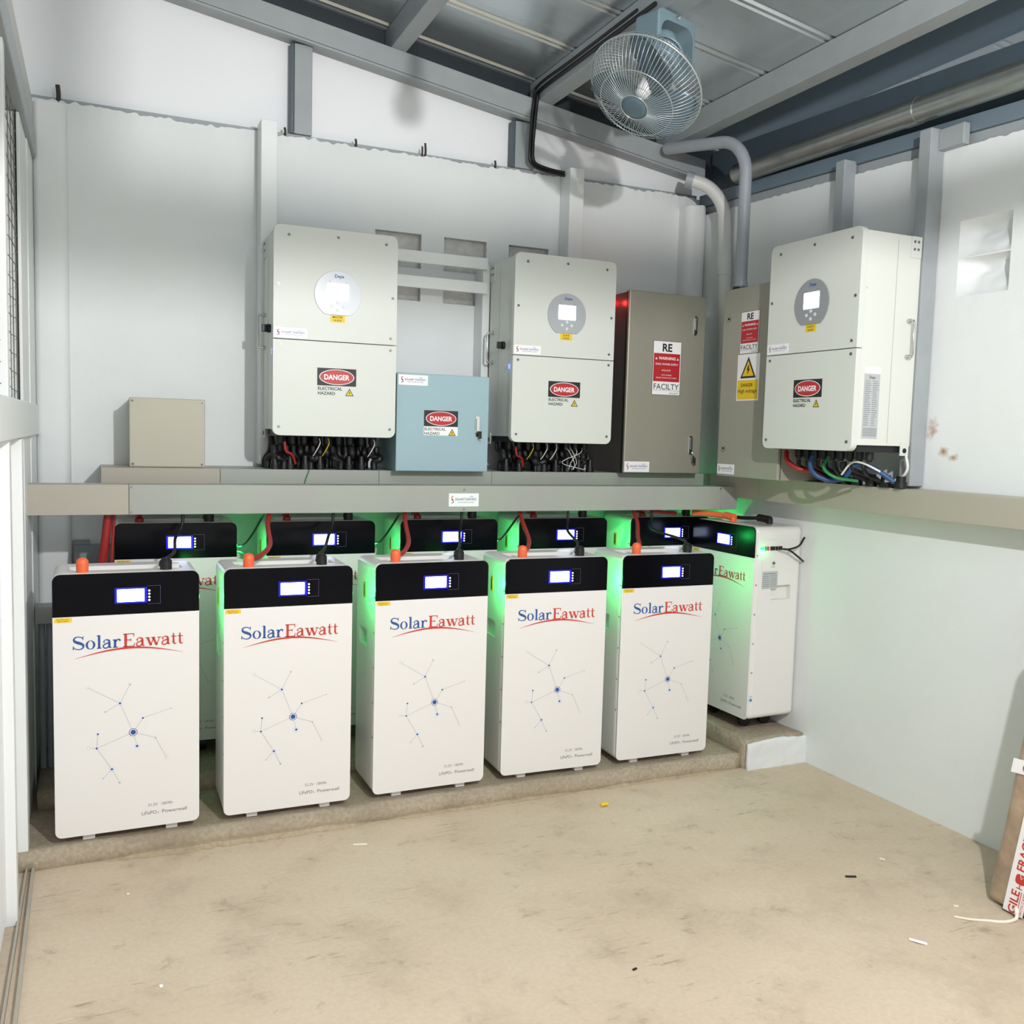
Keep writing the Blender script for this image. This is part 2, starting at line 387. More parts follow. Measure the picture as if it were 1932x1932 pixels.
# upper infill panels and steel frame above the masonry
def zr(x): return 2.976-.150*(x-1.642)          # top of the rafter = underside of the purlins
b = MB()
b.add([(.2, .056, 2.4405), (3.72, .056, 2.4405), (3.72, .056, zr(3.72)-.03), (.2, .056, zr(.2)-.03), (.2, .075, 2.4405), (3.72, .075, 2.4405), (3.72, .075, zr(3.72)-.03), (.2, .075, zr(.2)-.03)],
      [(0, 1, 2, 3), (7, 6, 5, 4), (0, 4, 5, 1), (3, 2, 6, 7), (0, 3, 7, 4), (1, 5, 6, 2)], 'white_board')
b.obj('wall_upper', kind='structure')
def bar(p0, p1, wy, h, mt, name):               # sloping bar along x: top edge p0..p1
    (x0, y0, z0), (x1, y1, z1) = p0, p1
    return MB().prism([(x0, y0, z0-h), (x0, y0+wy, z0-h), (x0, y0+wy, z0), (x0, y0, z0)], [(x1, y1, z1-h), (x1, y1+wy, z1-h), (x1, y1+wy, z1), (x1, y1, z1)], mt).obj(name, kind='structure', bevel=.002)
bar((.2, -.05, zr(.2)), (3.72, -.05, zr(3.72)), .10, .083, 'steel_paint', 'steel_rafter')
bar((.2, -.046, zr(.2)-.0835), (3.70, -.046, zr(3.70)-.0835), .03, .010, 'steel_paint', 'steel_rafter')
bar((.2, .055, zr(.2)+.10), (3.9, .055, zr(3.9)+.10), .03, .16, 'navy_gap', 'trim_3')
for x0, x1 in ((1.781, 1.852), (2.748, 2.842)):
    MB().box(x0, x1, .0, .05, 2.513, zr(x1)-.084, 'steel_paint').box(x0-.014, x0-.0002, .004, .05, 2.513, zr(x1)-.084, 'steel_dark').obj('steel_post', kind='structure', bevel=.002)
# purlins
for x0, x1 in ((1.49, 1.555), (2.163, 2.226), (2.832, 2.903), (3.50, 3.562)):
    b = MB(); za, zb_ = zr(x0), zr(x1)
    b.prism([(x0, .05, za), (x1, .05, zb_), (x1, .05, zb_+.098), (x0, .05, za+.098)][::-1], [(x0, -4.3, za), (x1, -4.3, zb_), (x1, -4.3, zb_+.098), (x0, -4.3, za+.098)][::-1], 'steel_paint')
    b.obj('steel_purlin', kind='structure', bevel=.003)
# tie beam and second rafter nearer the doorway
bar((.85, -3.12, 2.298), (3.78, -3.12, 2.298), .05, .066, 'steel_paint', 'steel_tie_beam')
MB().box(1.858, 1.890, -3.12, -3.08, 2.30, zr(1.89)-.002, 'steel_paint').obj('steel_tie_post', kind='structure')
hb = MB(T(2.15, -2.0, 2.50)); hb.cyl((0, 0, .07), (0, 0, zr(2.15)-2.50), .004, 'black', 8).cyl((0, 0, .03), (0, 0, .075), .015, 'pvc_white', 14).lathe([(.0001, -.05), (.018, -.046), (.029, -.03), (.031, -.012), (.026, .008), (.016, .03)], 'white_board', 20, 'Z'); hb.obj('ceiling_bulb_holder', kind='structure')
# roof sheet: flat pans with trapezoid ribs running down the slope
prof = []; y = -4.4
while y < .25:
    prof += [(y, 0), (y+.30, 0), (y+.308, .009), (y+.322, .009), (y+.330, 0), (y+.338, 0), (y+.345, .007), (y+.355, .007), (y+.362, 0)]; y += .37
b = MB(); vs = []
for x in (-.2, 1.5, 3.0, 4.7): vs += [(x, yy, zr(x)+.101+h) for yy, h in prof]
N = len(prof); b.add(vs, [(a*N+i, a*N+i+1, (a+1)*N+i+1, (a+1)*N+i) for a in range(3) for i in range(N-1)], 'roof_sheet')
o = b.obj('ceiling', kind='structure'); sd = o.modifiers.new('s', 'SOLIDIFY'); sd.thickness = .001; sd.offset = 1

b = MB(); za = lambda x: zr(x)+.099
b.prism([(3.563, -.0, za(3.563)), (3.563, -4.3, za(3.563)), (3.563, -4.3, za(3.563)-.006), (3.563, -.0, za(3.563)-.006)], [(3.90, -.0, za(3.90)), (3.90, -4.3, za(3.90)), (3.90, -4.3, za(3.90)-.006), (3.90, -.0, za(3.90)-.006)], 'roof_shade').obj('ceiling_shade_sheet', kind='structure')  # added sheet: its slate colour stands in for shade on the roof here
# right wall
def zt(y): return 2.417+.034*(y+.2)
b = MB(); n = 260; Y0, Y1 = .0, -5.0; NY = (-1.70, -1.50); NZ = (1.850, 2.108)
def wq(y0, y1, z0, z1, mt='plaster_rusty'): b.add([(xw(y0), y0, z0), (xw(y1), y1, z0), (xw(y1), y1, z1), (xw(y0), y0, z1)], [(0, 1, 2, 3)], mt)
wq(Y0, NY[1], 0, 2.22); wq(NY[1], NY[0], 0, NZ[0]); wq(NY[1], NY[0], NZ[1], 2.22); wq(NY[0], Y1, 0, 2.22)
# two scooped block voids
g = 14
for (za, zb_) in ((1.982, 2.108), (1.850, 1.978)):
    vs = []
    for i in range(g+1):
        for j in range(g+1):
            u, v_ = i/g, j/g; y_ = NY[1]+(NY[0]-NY[1])*u; z_ = za+(zb_-za)*v_
            d = .055*min(1, u*3.4)*min(1, (1-u)*14)*min(1, v_*1.4+.05)*min(1, (1-v_)*9) if 0 < i < g and 0 < j < g else 0
            d *= 1+.25*noise.noise(Vector((u*5, v_*5, za)))
            vs.append((xw(y_)+d, y_, z_))
    b.add(vs, [(i*(g+1)+j, (i+1)*(g+1)+j, (i+1)*(g+1)+j+1, i*(g+1)+j+1) for i in range(g) for j in range(g)], 'plaster_rusty', True)
wq(NY[1], NY[0], 1.978, 1.982)
vs = []; n = 500
for i in range(n+1):
    y = Y0+(Y1-Y0)*i/n; z = zt(y)-.012+.008*noise.noise(Vector((y*8, 1, 0)))+.006*noise.noise(Vector((y*36, 5, 0)))
    vs += [(xw(y), y, 2.22), (xw(y)-.001, y, z), (xw(y)+.013, y, z)]
b.add(vs, [(3*i+q, 3*i+3+q, 3*i+4+q, 3*i+1+q) for i in range(n) for q in range(2)], 'plaster_rusty')
b.prism([(xw(Y0)+.062, Y0, 0), (xw(Y0)+.062, Y0, 2.3), (xw(Y0)+.12, Y0, 2.3), (xw(Y0)+.12, Y0, 0)], [(xw(Y1)+.062, Y1, 0), (xw(Y1)+.062, Y1, 2.3), (xw(Y1)+.12, Y1, 2.3), (xw(Y1)+.12, Y1, 0)], 'plaster_rough')
b.obj('wall_right', kind='structure')
def ybar(xa, xb, za, zb_, mt, name, y0=.0, y1=-4.4, bevel=0):  # offsets from the wall face / wall top
    P = lambda y: [(xw(y)+xa, y, zt(y)+za), (xw(y)+xa, y, zt(y)+zb_), (xw(y)+xb, y, zt(y)+zb_), (xw(y)+xb, y, zt(y)+za)]
    return MB().prism(P(y0), P(y1), mt).obj(name, kind='structure', bevel=bevel)
ybar(.014, .06, -.06, .028, 'steel_paint', 'trim_4')
ybar(-.002, .06, .029, .085, 'steel_blue', 'steel_eave_beam', bevel=.002)
ybar(.065, .09, -.04, .30, 'steel_dark', 'trim_5')
# corner pilasters
def pilaster(x0, x1, y0, ztop, name, r=.03):
    b = MB(); pts = [(x0, 0), (x0, y0+r)]
    for k in range(1, 6): a = PI+.5*PI*k/6; pts.append((x0+r+r*math.cos(a), y0+r+r*math.sin(a)))
    for k in range(0, 7): a = 1.5*PI+.5*PI*k/6; pts.append((x1-r+r*math.cos(a), y0+r+r*math.sin(a)))
    pts.append((x1, 0)); N = len(pts); vs = []
    for z in (0, ztop): vs += [(px, py, z+(0 if z == 0 else .008*noise.noise(Vector((px*30, py*30, 0))))) for px, py in pts]
    b.add(vs, [(k, k+1, N+k+1, N+k) for k in range(N-1)], 'plaster', True).add(vs, [tuple(range(N, 2*N))], 'plaster')
    b.obj(name, kind='structure')
pilaster(.845, .960, -.05, 2.478, 'wall_pilaster')
pilaster(3.615, 3.727, -.085, 2.44, 'wall_pilaster', .04)

# left side: steel framed opening with mesh above and sheet below
MB().box(.80, .842, -.60, -.32, .058, 2.27, 'white_paint').box(.80, .846, -.318, -.002, .058, 2.27, 'white_paint').obj('wall_left', kind='structure', bevel=.002)
MB().box(.808, .853, -.865, -.80, .058, 1.285, 'white_paint').obj('gate_post', kind='structure', bevel=.003)
MB().box(.80, .847, -1.20, -1.15, .0, 2.75, 'white_paint').obj('gate_post', kind='structure', bevel=.003)
MB().box(.795, .856, -2.6, -.03, 1.288, 1.395, 'white_paint').obj('gate_rail', kind='structure', bevel=.003)
MB().box(.795, .858, -2.6, -.052, 2.272, 2.36, 'steel_paint').box(.80, .85, -2.6, -.052, 2.3605, 2.47, 'beam_grey').obj('gate_head_beam', kind='structure', bevel=.004)
MB().box(.812, .822, -2.6, -.87, .03, 1.285, 'white_board').obj('gate_sheet', kind='structure')
MB().box(.817, .823, -.86, -.605, .06, 1.285, 'white_board').obj('gate_sheet', kind='structure')
b = MB(); 
y = -2.5
while y < -.62:
    b.cyl((.828, y, 1.396), (.828, y, 2.27), .0014, 'mesh_wire', 5); y += .104
z = 1.43
while z < 2.27:
    b.tube([(.831, -2.55+1.94*k/24, z+.006*math.sin(k*.9+z*7)) for k in range(25)], .0013, 'mesh_wire', 5, 0); z += .052
b.box(.829, .834, -.612, -.606, 1.396, 2.27, 'black')
tag(b.obj('wire_mesh_screen'), 'grey welded wire mesh filling the opening above the white rail at far left', 'wire mesh')
# sliding track on the floor
tr = thing('sliding_gate_track', 'two parallel worn steel rails let into the floor at lower left', 'gate track', (.85, -.88, 0))
for x0, x1, w_ in ((-.004, -.004, .006), (.012, .030, .008)):
    MB().prism([(x0, 0, .0), (x0+w_, 0, 0), (x0+w_, 0, .016), (x0, 0, .016)], [(x1, -.9*1.8, 0), (x1+w_, -.9*1.8, 0), (x1+w_, -.9*1.8, .016), (x1, -.9*1.8, .016)], 'track').obj('rail', tr)

# ------------------------------------------------------------------ posts, rails, pipes
def post(x0, x1, y0, y1, z0, z1, mt, label, group, extra=None):
    b = MB().box(x0, x1, y0, y1, z0, z1, mt)
    if extra: extra(b)
    return tag(b.obj('steel_post', bevel=.003), label, 'steel post', group)
post(1.637, 1.700, -.098, -.002, 1.19, 2.52, 'white_paint', 'white-painted square steel post rising behind the leftmost inverter', 'wall mounting posts')
post(2.975, 3.045, -.098, -.002, 1.19, 2.52, 'white_paint', 'off-white square steel post rising behind the middle inverter, next to a black cable', 'wall mounting posts')
post(2.572, 2.606, -.095, -.002, 1.19, 2.06, 'white_paint', 'thin white steel upright between the blue cabinet and the middle inverter', 'wall mounting posts')
post(3.70, 3.762, -1.003, -.955, 1.19, 2.43, 'steel_paint', 'shorter grey steel post above the wall-corner inverter, nearer the pipes', 'right wall posts')
post(3.70, 3.766, -1.416, -1.364, 1.19, 2.435, 'steel_paint', 'wide grey steel post running down beside the handle of the right inverter', 'right wall posts', lambda b: b.box(3.735, 3.765, -1.52, -1.4165, 2.36, 2.43, 'steel_paint'))
for z0, z1, w_ in ((2.034, 2.082, 'upper'), (1.932, 1.980, 'lower')):
    tag(MB().box(2.10, 2.585, -.118, -.099, z0, z1, 'white_paint').obj('mounting_rail', bevel=.002), '%s of the two white horizontal mounting rails between the left and middle inverters' % w_, 'rail', 'white mounting rails')
tag(MB().tube([(3.70, -.33, 2.533), (3.70, -1.3, 2.509), (3.70, -4.3, 2.43)], .044, 'galv', 20, 0).tube([(3.70, -1.30, 2.509), (3.70, -1.36, 2.5075)], .047, 'galv', 20, 0).obj('steel_pipe'),
    'thick galvanised steel pipe running along the top of the right wall', 'pipe')
def arc(c, r, a0, a1, u, v, n=8):
    c = Vector(c); u = Vector(u); v = Vector(v)
    return [c+u*r*math.cos(a0+(a1-a0)*k/n)+v*r*math.sin(a0+(a1-a0)*k/n) for k in range(n+1)]
# white conduit with long-radius elbow
cw = thing('white_conduit', 'white plastic conduit bending down into the corner beside the grey one', 'conduit', (3.69, -.34, 1.19))
cw_pts = [(0, 0, 0), (0, .045, .70), (0, .08, 1.14)]
b = MB(); P = [Vector(p) for p in cw_pts]
u = Vector((-.80, .50, .25)).normalized()
el = [Vector((0, .083, 1.16)) + Vector((0, 0, 1))*.13*math.sin(t) + u*.13*(1-math.cos(t)) for t in [PI*.5*k/8 for k in range(9)]]
b.tube(P+el+[el[-1]+u*.03], .0295, 'pvc_white', 18, 0).obj('pipe', cw)
MB().cyl((0, .062, .90), (0, .069, 1.0), .0325, 'pvc_white').obj('coupling', cw)
MB().cyl(el[-1]+u*.022, el[-1]+u*.055, .036, 'pvc_grey').obj('end_fitting', cw)
cg = thing('grey_conduit', 'grey plastic conduit curving down into the top of the right wall cabinet', 'conduit', (3.56, -.575, 1.968))
b = MB(); v = Vector((-.09, .42, .06)).normalized()
el = [Vector((0, 0, .49))+Vector((0, 0, 1))*.14*math.sin(t)+v*.14*(1-math.cos(t)) for t in [PI*.5*k/8 for k in range(9)]]
b.tube([(0, 0, 0), (0, 0, .25)]+el+[el[-1]+v*.34], .026, 'pvc_grey', 18, 0).obj('pipe', cg)
MB().cyl((0, 0, 0), (0, 0, .016), .032, 'black').cyl((0, 0, .02), (0, 0, .036), .0305, 'pvc_grey').obj('gland', cg)
# black cable from the fan down the wall
cable([(2.825, -1.0, 2.83), (2.824, -.5, 2.83), (2.824, -.10, 2.83), (2.818, -.066, 2.80), (2.808, -.066, 2.70), (2.803, -.062, 2.60), (2.806, -.06, 2.545), (2.83, -.05, 2.522), (2.90, -.04, 2.512), (2.972, -.04, 2.508)], .0085, 'black', 'thick black cable running along the ceiling bar and down to the white post')
cable([(2.812, -.9, 2.845), (2.812, -.4, 2.845), (2.808, -.09, 2.842), (2.800, -.068, 2.78), (2.790, -.066, 2.66), (2.789, -.062, 2.56), (2.80, -.055, 2.525), (2.85, -.045, 2.505), (2.972, -.045, 2.494)], .006, 'black', 'thin black cable clipped alongside the thick ceiling cable')
cable([(3.046, -.03, 2.50), (3.053, -.03, 2.47), (3.054, -.03, 2.3), (3.05, -.03, 2.1), (3.05, -.03, 1.98)], .0075, 'black', 'black cable hanging straight down the right side of the off-white post')
# tie wires left standing in the top of the wall
for x, h, w_ in ((.93, .055, 'bent rusty tie bar at the far left end of the wall top'), (1.745, .03, 'hooked tie wire beside the first upper steel post'), (2.033, .028, 'short dark tie stub between the two upper steel posts, nearest the left one'),
                 (2.333, .055, 'tallest upright tie bar standing in the middle of the wall top'), (2.655, .028, 'short tie stub just left of the second upper steel post')):
    b = MB().tube([(x, .006, 2.478), (x+.002, .005, 2.50+h*.4), (x-.001, .004, 2.50+h)], .0045 if x > 1 else .008, 'rebar', 6, 3)
    if x in (2.333,): b.tube([(x-.013, .006, 2.478), (x-.013, .005, 2.50+h*.7)], .0035, 'rebar', 6, 3)
    tag(b.obj('tie_wire'), w_, 'tie wire', 'tie wires along the wall top')

# ------------------------------------------------------------------ stickers
def sol_logo(b, x0, z0, w_, h, y):               # white company sticker
    b.rrect(x0, x0+w_, z0, z0+h, .001, y, .0004, 'sticker'); y -= .0004
    cx, cz = x0+.12*w_, z0+.52*h
    for s_, mt in ((1, 'ink_red'), (-1, 'ink_purple')):
        b.rib([(cx+s_*.035*w_, cz+s_*.28*h), (cx-s_*.03*w_, cz+s_*.20*h), (cx-s_*.02*w_, cz+s_*.05*h), (cx+s_*.03*w_, cz-s_*.0*h)], [.02*w_, .03*w_, .03*w_, .02*w_], y, mt)
    b.textw('SOLAART', x0+.21*w_, x0+.54*w_, z0+.46*h, .2*h, y, 'ink_purple', .01); b.textw('DAVAO', x0+.57*w_, x0+.92*w_, z0+.46*h, .2*h, y, 'ink_blue', .012)
    for k in range(-2, 3): b.rib([(x0+.76*w_+k*.02*w_, z0+.69*h), (x0+.76*w_+k*.035*w_, z0+(.84-.03*abs(k))*h)], .008*w_, y, 'ink_blue')
    b.textw('SOLAR POWER SOLUTIONS', x0+.30*w_, x0+.85*w_, z0+.27*h, .09*h, y, 'ink_purple')
def bolt_tri(b, cx, z0, w_, y, face='yellow'):
    h = w_*.87; b.slab([(cx-w_/2, z0), (cx+w_/2, z0), (cx, z0+h)], y, 0, 'ink')
    b.slab([(cx-w_*.37, z0+h*.09), (cx+w_*.37, z0+h*.09), (cx, z0+h*.82)], y-.0003, 0, face)
    b.slab([(cx+.02*w_, z0+.62*h), (cx-.10*w_, z0+.36*h), (cx-.01*w_, z0+.38*h), (cx-.05*w_, z0+.13*h), (cx+.12*w_, z0+.44*h), (cx+.03*w_, z0+.42*h), (cx+.07*w_, z0+.62*h)][::-1], y-.0006, 0, 'ink')
def danger(b, x0, z0, w_, y, back=False):           # 0.147 wide, about 0.1 tall
    h = w_*.69
    if back: b.rrect(x0, x0+w_, z0, z0+.36*h, .001, y, .0003, 'sticker')
    b.rrect(x0, x0+w_, z0+.36*h, z0+h, .001, y, .0004, 'ink'); y1 = y-.0003
    cx, cz = x0+w_/2, z0+.68*h
    b.disc(cx, cz, .285*h, y1, 'sticker', n=32, rx=.45*w_); b.disc(cx, cz, .262*h, y1-.0003, 'sticker_red', n=32, rx=.43*w_)
    b.textw('DANGER', cx-.325*w_, cx+.325*w_, cz-.095*h, .19*h, y1-.0006, 'sticker', .028)
    b.textw('ELECTRICAL', x0+.02*w_, x0+.64*w_, z0+.20*h, .115*h, y-.0004, 'ink', .012); b.textw('HAZARD', x0+.02*w_, x0+.46*w_, z0+.025*h, .115*h, y-.0004, 'ink', .012)
    bolt_tri(b, x0+.83*w_, z0+.005*h, .22*w_, y-.0004)
def re_sign(b, x0, z0, w_, h, y):
    b.rrect(x0, x0+w_, z0, z0+h, .001, y, .0005, 'ink'); e = .012*w_
    b.rrect(x0+e, x0+w_-e, z0+e, z0+h-e, .001, y-.0003, 0, 'sticker'); y -= .0006
    b.slab([(x0+.03*w_, z0+.25*h), (x0+.96*w_, z0+.25*h), (x0+.96*w_, z0+.77*h), (x0+.03*w_, z0+.77*h)], y, 0, 'sticker_red')
    b.textw('RE', x0+.33*w_, x0+.67*w_, z0+.81*h, .145*h, y, 'ink', .03)
    b.textw('FACILTY', x0+.06*w_, x0+.95*w_, z0+.105*h, .11*h, y, 'ink', .004)
    b.rib([(x0+.02*w_, z0+.085*h), (x0+.98*w_, z0+.085*h)], .004*h, y, 'ink'); b.textw('SOLAART', x0+.62*w_, x0+.94*w_, z0+.025*h, .03*h, y, 'ink', 0)
    y -= .0003
    b.textw('WARNING', x0+.2*w_, x0+.80*w_, z0+.655*h, .055*h, y, 'sticker', .02); b.textw('DUAL POWER SUPPLY', x0+.1*w_, x0+.9*w_, z0+.555*h, .038*h, y, 'sticker', .006)
    for tx in (.12, .88): b.slab([(x0+(tx-.04)*w_, z0+.655*h), (x0+(tx+.04)*w_, z0+.655*h), (x0+tx*w_, z0+.695*h)], y, 0, 'sticker')
    b.textw('ISOLATE', x0+.33*w_, x0+.63*w_, z0+.445*h, .03*h, y, 'sticker'); b.textw('BOTH SUPPLIES', x0+.33*w_, x0+.67*w_, z0+.36*h, .024*h, y, 'sticker'); b.textw('BEFORE CARRYING OUT WORK', x0+.14*w_, x0+.86*w_, z0+.31*h, .022*h, y, 'sticker')

# ------------------------------------------------------------------ inverters
IW, IH, ID, ISM = .464, .763, .280, .3525
def screw(b, x, z, y, r=.0055): b.disc(x, z, r, y-.002, 'screw', .002, 12); b.rib([(x-r*.6, z+r*.4), (x+r*.6, z-r*.4)], r*.35, y-.0022, 'black')
def inverter(label, loc, rz, panel_mat, tagtext, first):
    t = thing('solar_inverter', label, 'inverter', loc, rz, 'wall-mounted inverters')
    e = .007
    MB().box(e, IW-e, .028, ID, .022, IH-.012, 'inv_side').box(IW-e+.0002, IW-e+.0008, .17, .172, .03, IH-.03, 'ink_line').box(e-.0008, e-.0002, .17, .172, .03, IH-.03, 'ink_line').obj('case', t, bevel=.004)
    MB().rrect(0, IW, ISM+.0015, IH, (.001, .001, .026, .026), 0, .027, 'inv').obj('upper_cover', t, bevel=.002)
    MB().rrect(0, IW, 0, ISM-.0015, (.026, .026, .001, .001), 0, .027, 'inv').obj('lower_cover', t, bevel=.002)
    for (x, z) in ((.055, .728), (.235, .735), (.418, .728), (.018, .55), (.446, .53), (.440, .378), (.022, .333), (.440, .333), (.022, .032), (.442, .032)):
        b = MB(); screw(b, x, z, -.0002); b.obj('screw', t)
    # round control panel, cut off flat at its lower edge
    cx, cz, r = .236, .526, .088; pts = []
    a0 = math.asin(-.074/r); 
    for k in range(41): a = a0+(PI-2*a0)*k/40; pts.append((cx+r*math.cos(a), cz+r*math.sin(a)))
    p = MB().slab(pts, -.004, .0038, panel_mat).obj('control_panel', t, bevel=.001)
    s = MB().rrect(cx-.039, cx+.039, cz-.018, cz+.040, .002, -.0052, .001, 'screen')
    if 'slave 2' in tagtext.lower():
        for (dx, dz) in ((-.02, .022), (.022, .022), (-.022, -.002), (.02, -.002)): s.ring(cx+dx, cz+dz, .003, .0042, -.0056, 'panel_grey', 12)
    s.obj('display', p)
    b = MB(); b.text('Deye', cx+.004, cz+.062, .0165, -.0044, 'ink_blue', 'C', .02); b.obj('brand_print', p)
    for dx in (-.032, .032): MB().disc(cx+dx, cz+.047, .0018, -.0046, 'ink_grey', n=8).obj('indicator_light', p)
    for dx, dz in ((0, -.028), (-.022, -.041), (.022, -.041), (0, -.055)): MB().disc(cx+dx, cz+dz, .0062, -.006, 'button', .002, 16).obj('button', p)
    b = MB().rrect(cx-.027, cx+.027, .425, .4515, .001, -.0008, .0006, 'yellow'); a_, c_ = tagtext.split('|')
    b.text(a_, cx, .4405, .0105, -.0012, 'ink', 'C', .01); b.text(c_, cx, .4285, .0105, -.0012, 'ink', 'C', .01); b.obj('name_tag', t)
    b = MB(); sol_logo(b, .004, .3575, .119, .036, -.0007); b.obj('company_sticker', t)
    b = MB(); danger(b, .162, .153, .147, -.0007); b.obj('danger_sticker', t)
    # left side: bar handle, rotary switch, lit button
    Lm = Matrix(((0, 1, 0, e), (-1, 0, 0, ID), (0, 0, 1, 0), (0, 0, 0, 1)))    # (u from back, -out, z)
    Rm = Matrix(((0, -1, 0, IW-e), (1, 0, 0, 0), (0, 0, 1, 0), (0, 0, 0, 1)))  # (u from front, -out, z)
    for Mx, u in ((Lm, .042), (Rm, ID-.042)):
        MB(Mx).tube([(u, 0, .335), (u, -.024, .335), (u, -.028, .342), (u, -.028, .452), (u, -.024, .459), (u, 0, .459)], .0042, 'chrome', 10, 0).cyl((u, 0, .335), (u, -.010, .335), .0085, 'chrome', 12).cyl((u, 0, .459), (u, -.010, .459), .0085, 'chrome', 12).obj('side_handle', t)
        b = MB(Mx); uu = (ID-.052 if Mx is Rm else .0); b.box(uu+.002, uu+.05, -.003, 0, IH-.085, IH-.012, 'inv')
        for i in (0, 1):
            for j in (0, 1): b.disc(uu+.016+.018*i, IH-.03-.026*j, .005, -.0045, 'screw', .0015, 10)
        b.obj('mounting_ear', t)
        b = MB(Mx); b.box(uu+.006, uu+.045, -.003, .0, -.012, .035, 'inv'); b.disc(uu+.026, .006, .009, -.0045, 'black', .0015, 12); b.obj('mounting_ear', t)
    MB(Lm).cyl((.165, 0, .398), (.165, -.012, .398), .016, 'black', 18).box(.160, .170, -.032, -.012, .384, .412, 'black').obj('rotary_switch', t, bevel=.002)
    k_ = MB(Lm).cyl((.236, 0, .308), (.236, -.006, .308), .010, 'led_blue', 18).cyl((.236, -.006, .308), (.236, -.0075, .308), .006, 'sticker', 14).obj('power_button', t)
    b = MB(Rm); b.rrect(.050, .122, .045, .268, .001, -.0006, .0005, 'sticker_grey'); b.rrect(.05, .124, .271, .293, .001, -.0006, .0005, 'sticker'); b.text('Deye', .086, .252, .013, -.001, 'ink', 'C', .01)
    for q in range(22): b.rib([(.055, .243-q*.0072), (.055+random.uniform(.02, .030), .243-q*.0072)], .0016, -.001, 'ink_grey'); b.rib([(.090, .243-q*.0072), (.09+random.uniform(.015, .028), .243-q*.0072)], .0016, -.001, 'ink_grey')
    for q in range(6): b.rib([(.055, .080-q*.005), (.118, .080-q*.005)], .0016, -.001, 'ink_grey')
    b.obj('rating_label', t)
    b = MB(Rm); b.text('Deye', .028, .555, .014, 0-.0006, 'ink_line', 'C'); b.obj('brand_print', t)
    # black gland plate with glands below
    g = MB().box(.02, IW-.02, .045, ID-.03, -.002, .0215, 'black_soft').obj('gland_plate', t)
    for k in range(9):
        x = .05+k*.045; MB().cyl((x, .14, -.002), (x, .14, -.030), .015, 'black', 14).cyl((x, .14, -.03), (x, .14, -.038), .012, 'black', 14, .009).obj('gland', g)
    return t
inv1 = inverter('leftmost wall inverter, display disc whitened by glare, above the left end of the metal trunking', (1.6391, -.3828, 1.309), -.018, 'panel_glare', 'MASTER|16 KW', True)
inv2 = inverter('middle wall inverter, hung between the pale blue cabinet and the tall grey cabinet', (2.5925, -.3902, 1.305), -.012, 'panel_grey', 'SLAVE|16 KW', False)
inv3 = inverter('right wall inverter turned sideways, showing its handle side and rating label', (3.4122, -.9529, 1.310), -PI/2+.012, 'panel_dark', 'SLAVE 2|16 KW', False)
tag(MB().tube([(2.985, -.11, 2.070), (2.990, -.11, 2.086), (3.0, -.11, 2.070)], .002, 'screw', 6, 4).obj('wire_hook'), 'small wire hook poking up above the middle inverter', 'hook')

# cables under the inverters
def bundle(x0, x1, y, zt_, zb_, n, who, mx=lambda x, y, z: (x, y, z), seed=1):
    rr = random.Random(seed)
    for k in range(n):
        xa = x0+(x1-x0)*(k+.5)/n; xb = xa+rr.uniform(-.035, .035); ya = y; yb = y+rr.uniform(-.04, .07)
        yb = max(yb, -.262) if mx(0, 0, 0) == (0, 0, 0) else yb
        cable([mx(xa, ya, zt_), mx(xa, ya-.01, zt_-.03), mx((xa+xb)/2+rr.uniform(-.02, .02), yb-.01, (zt_+zb_)/2), mx(xb, yb, zb_+.03), mx(xb, yb, zb_)], rr.uniform(.008, .014), 'black' if k % 3 else 'black_soft',
              'black cable dropping from the underside of the %s inverter into the trunking' % who, 'black cables under the %s inverter' % who)
bundle(1.655, 2.085, -.235, 1.268, 1.180, 17, 'leftmost', seed=3)
bundle(1.655, 2.085, -.165, 1.30, 1.180, 14, 'leftmost', seed=13)
bundle(2.61, 3.04, -.24, 1.266, 1.180, 17, 'middle', seed=5)
bundle(2.61, 3.04, -.165, 1.30, 1.180, 14, 'middle', seed=15)
bundle(.99, 1.39, -3.545, 1.268, 1.185, 9, 'right wall', mx=lambda x, y, z: (-y, -x, z), seed=9) if 0 else None
for k in range(8):
    yy = -1.0-k*.048; rr = random.Random(k)
    cable([(3.555, yy, 1.268), (3.565, yy, 1.24), (3.63+rr.uniform(-.02, .02), yy-rr.uniform(-.03, .03), 1.215), (3.69, yy-rr.uniform(-.02, .04), 1.185)], rr.uniform(.007, .013), 'black', 'black cable curving from under the right wall inverter onto the trunking', 'black cables under the right wall inverter')
def nut_row(name, label, pts, r, h, mt='black'):
    pass
for nm, x0, x1 in (('leftmost', 1.64, 1.87), ('leftmost', 1.93, 2.03), ('middle', 2.60, 2.72), ('middle', 2.78, 3.06)):
    n_ = max(2, int((x1-x0)/.052))
    for k in range(n_):
        x = x0+(x1-x0)*(k+.5)/n_
        tag(MB().cyl((x, -.262, 1.1785), (x, -.262, 1.20), .017, 'black', 12).cyl((x, -.262, 1.20), (x, -.262, 1.232), .0135, 'black', 12, .010).obj('cable_gland'),
            'black threaded cable gland on the rear trunking under the %s inverter' % nm, 'cable gland', 'cable glands under the %s inverter' % nm)
for k, yy in enumerate((-1.20, -1.27, -1.34, -1.41)):
    tag(MB().cyl((3.665, yy, 1.183), (3.665, yy, 1.205), .021, 'black', 14).cyl((3.665, yy, 1.205), (3.665, yy, 1.225), .017, 'black', 14).obj('cable_gland'), 'black cable gland standing on the right wall trunking', 'cable gland', 'cable glands on the right wall trunking')
cable([(3.50, -.99, 1.30), (3.49, -1.01, 1.265), (3.51, -1.05, 1.235), (3.56, -1.08, 1.225), (3.62, -1.09, 1.19)], .010, 'cable_red', 'red cable at the left corner beneath the right wall inverter')
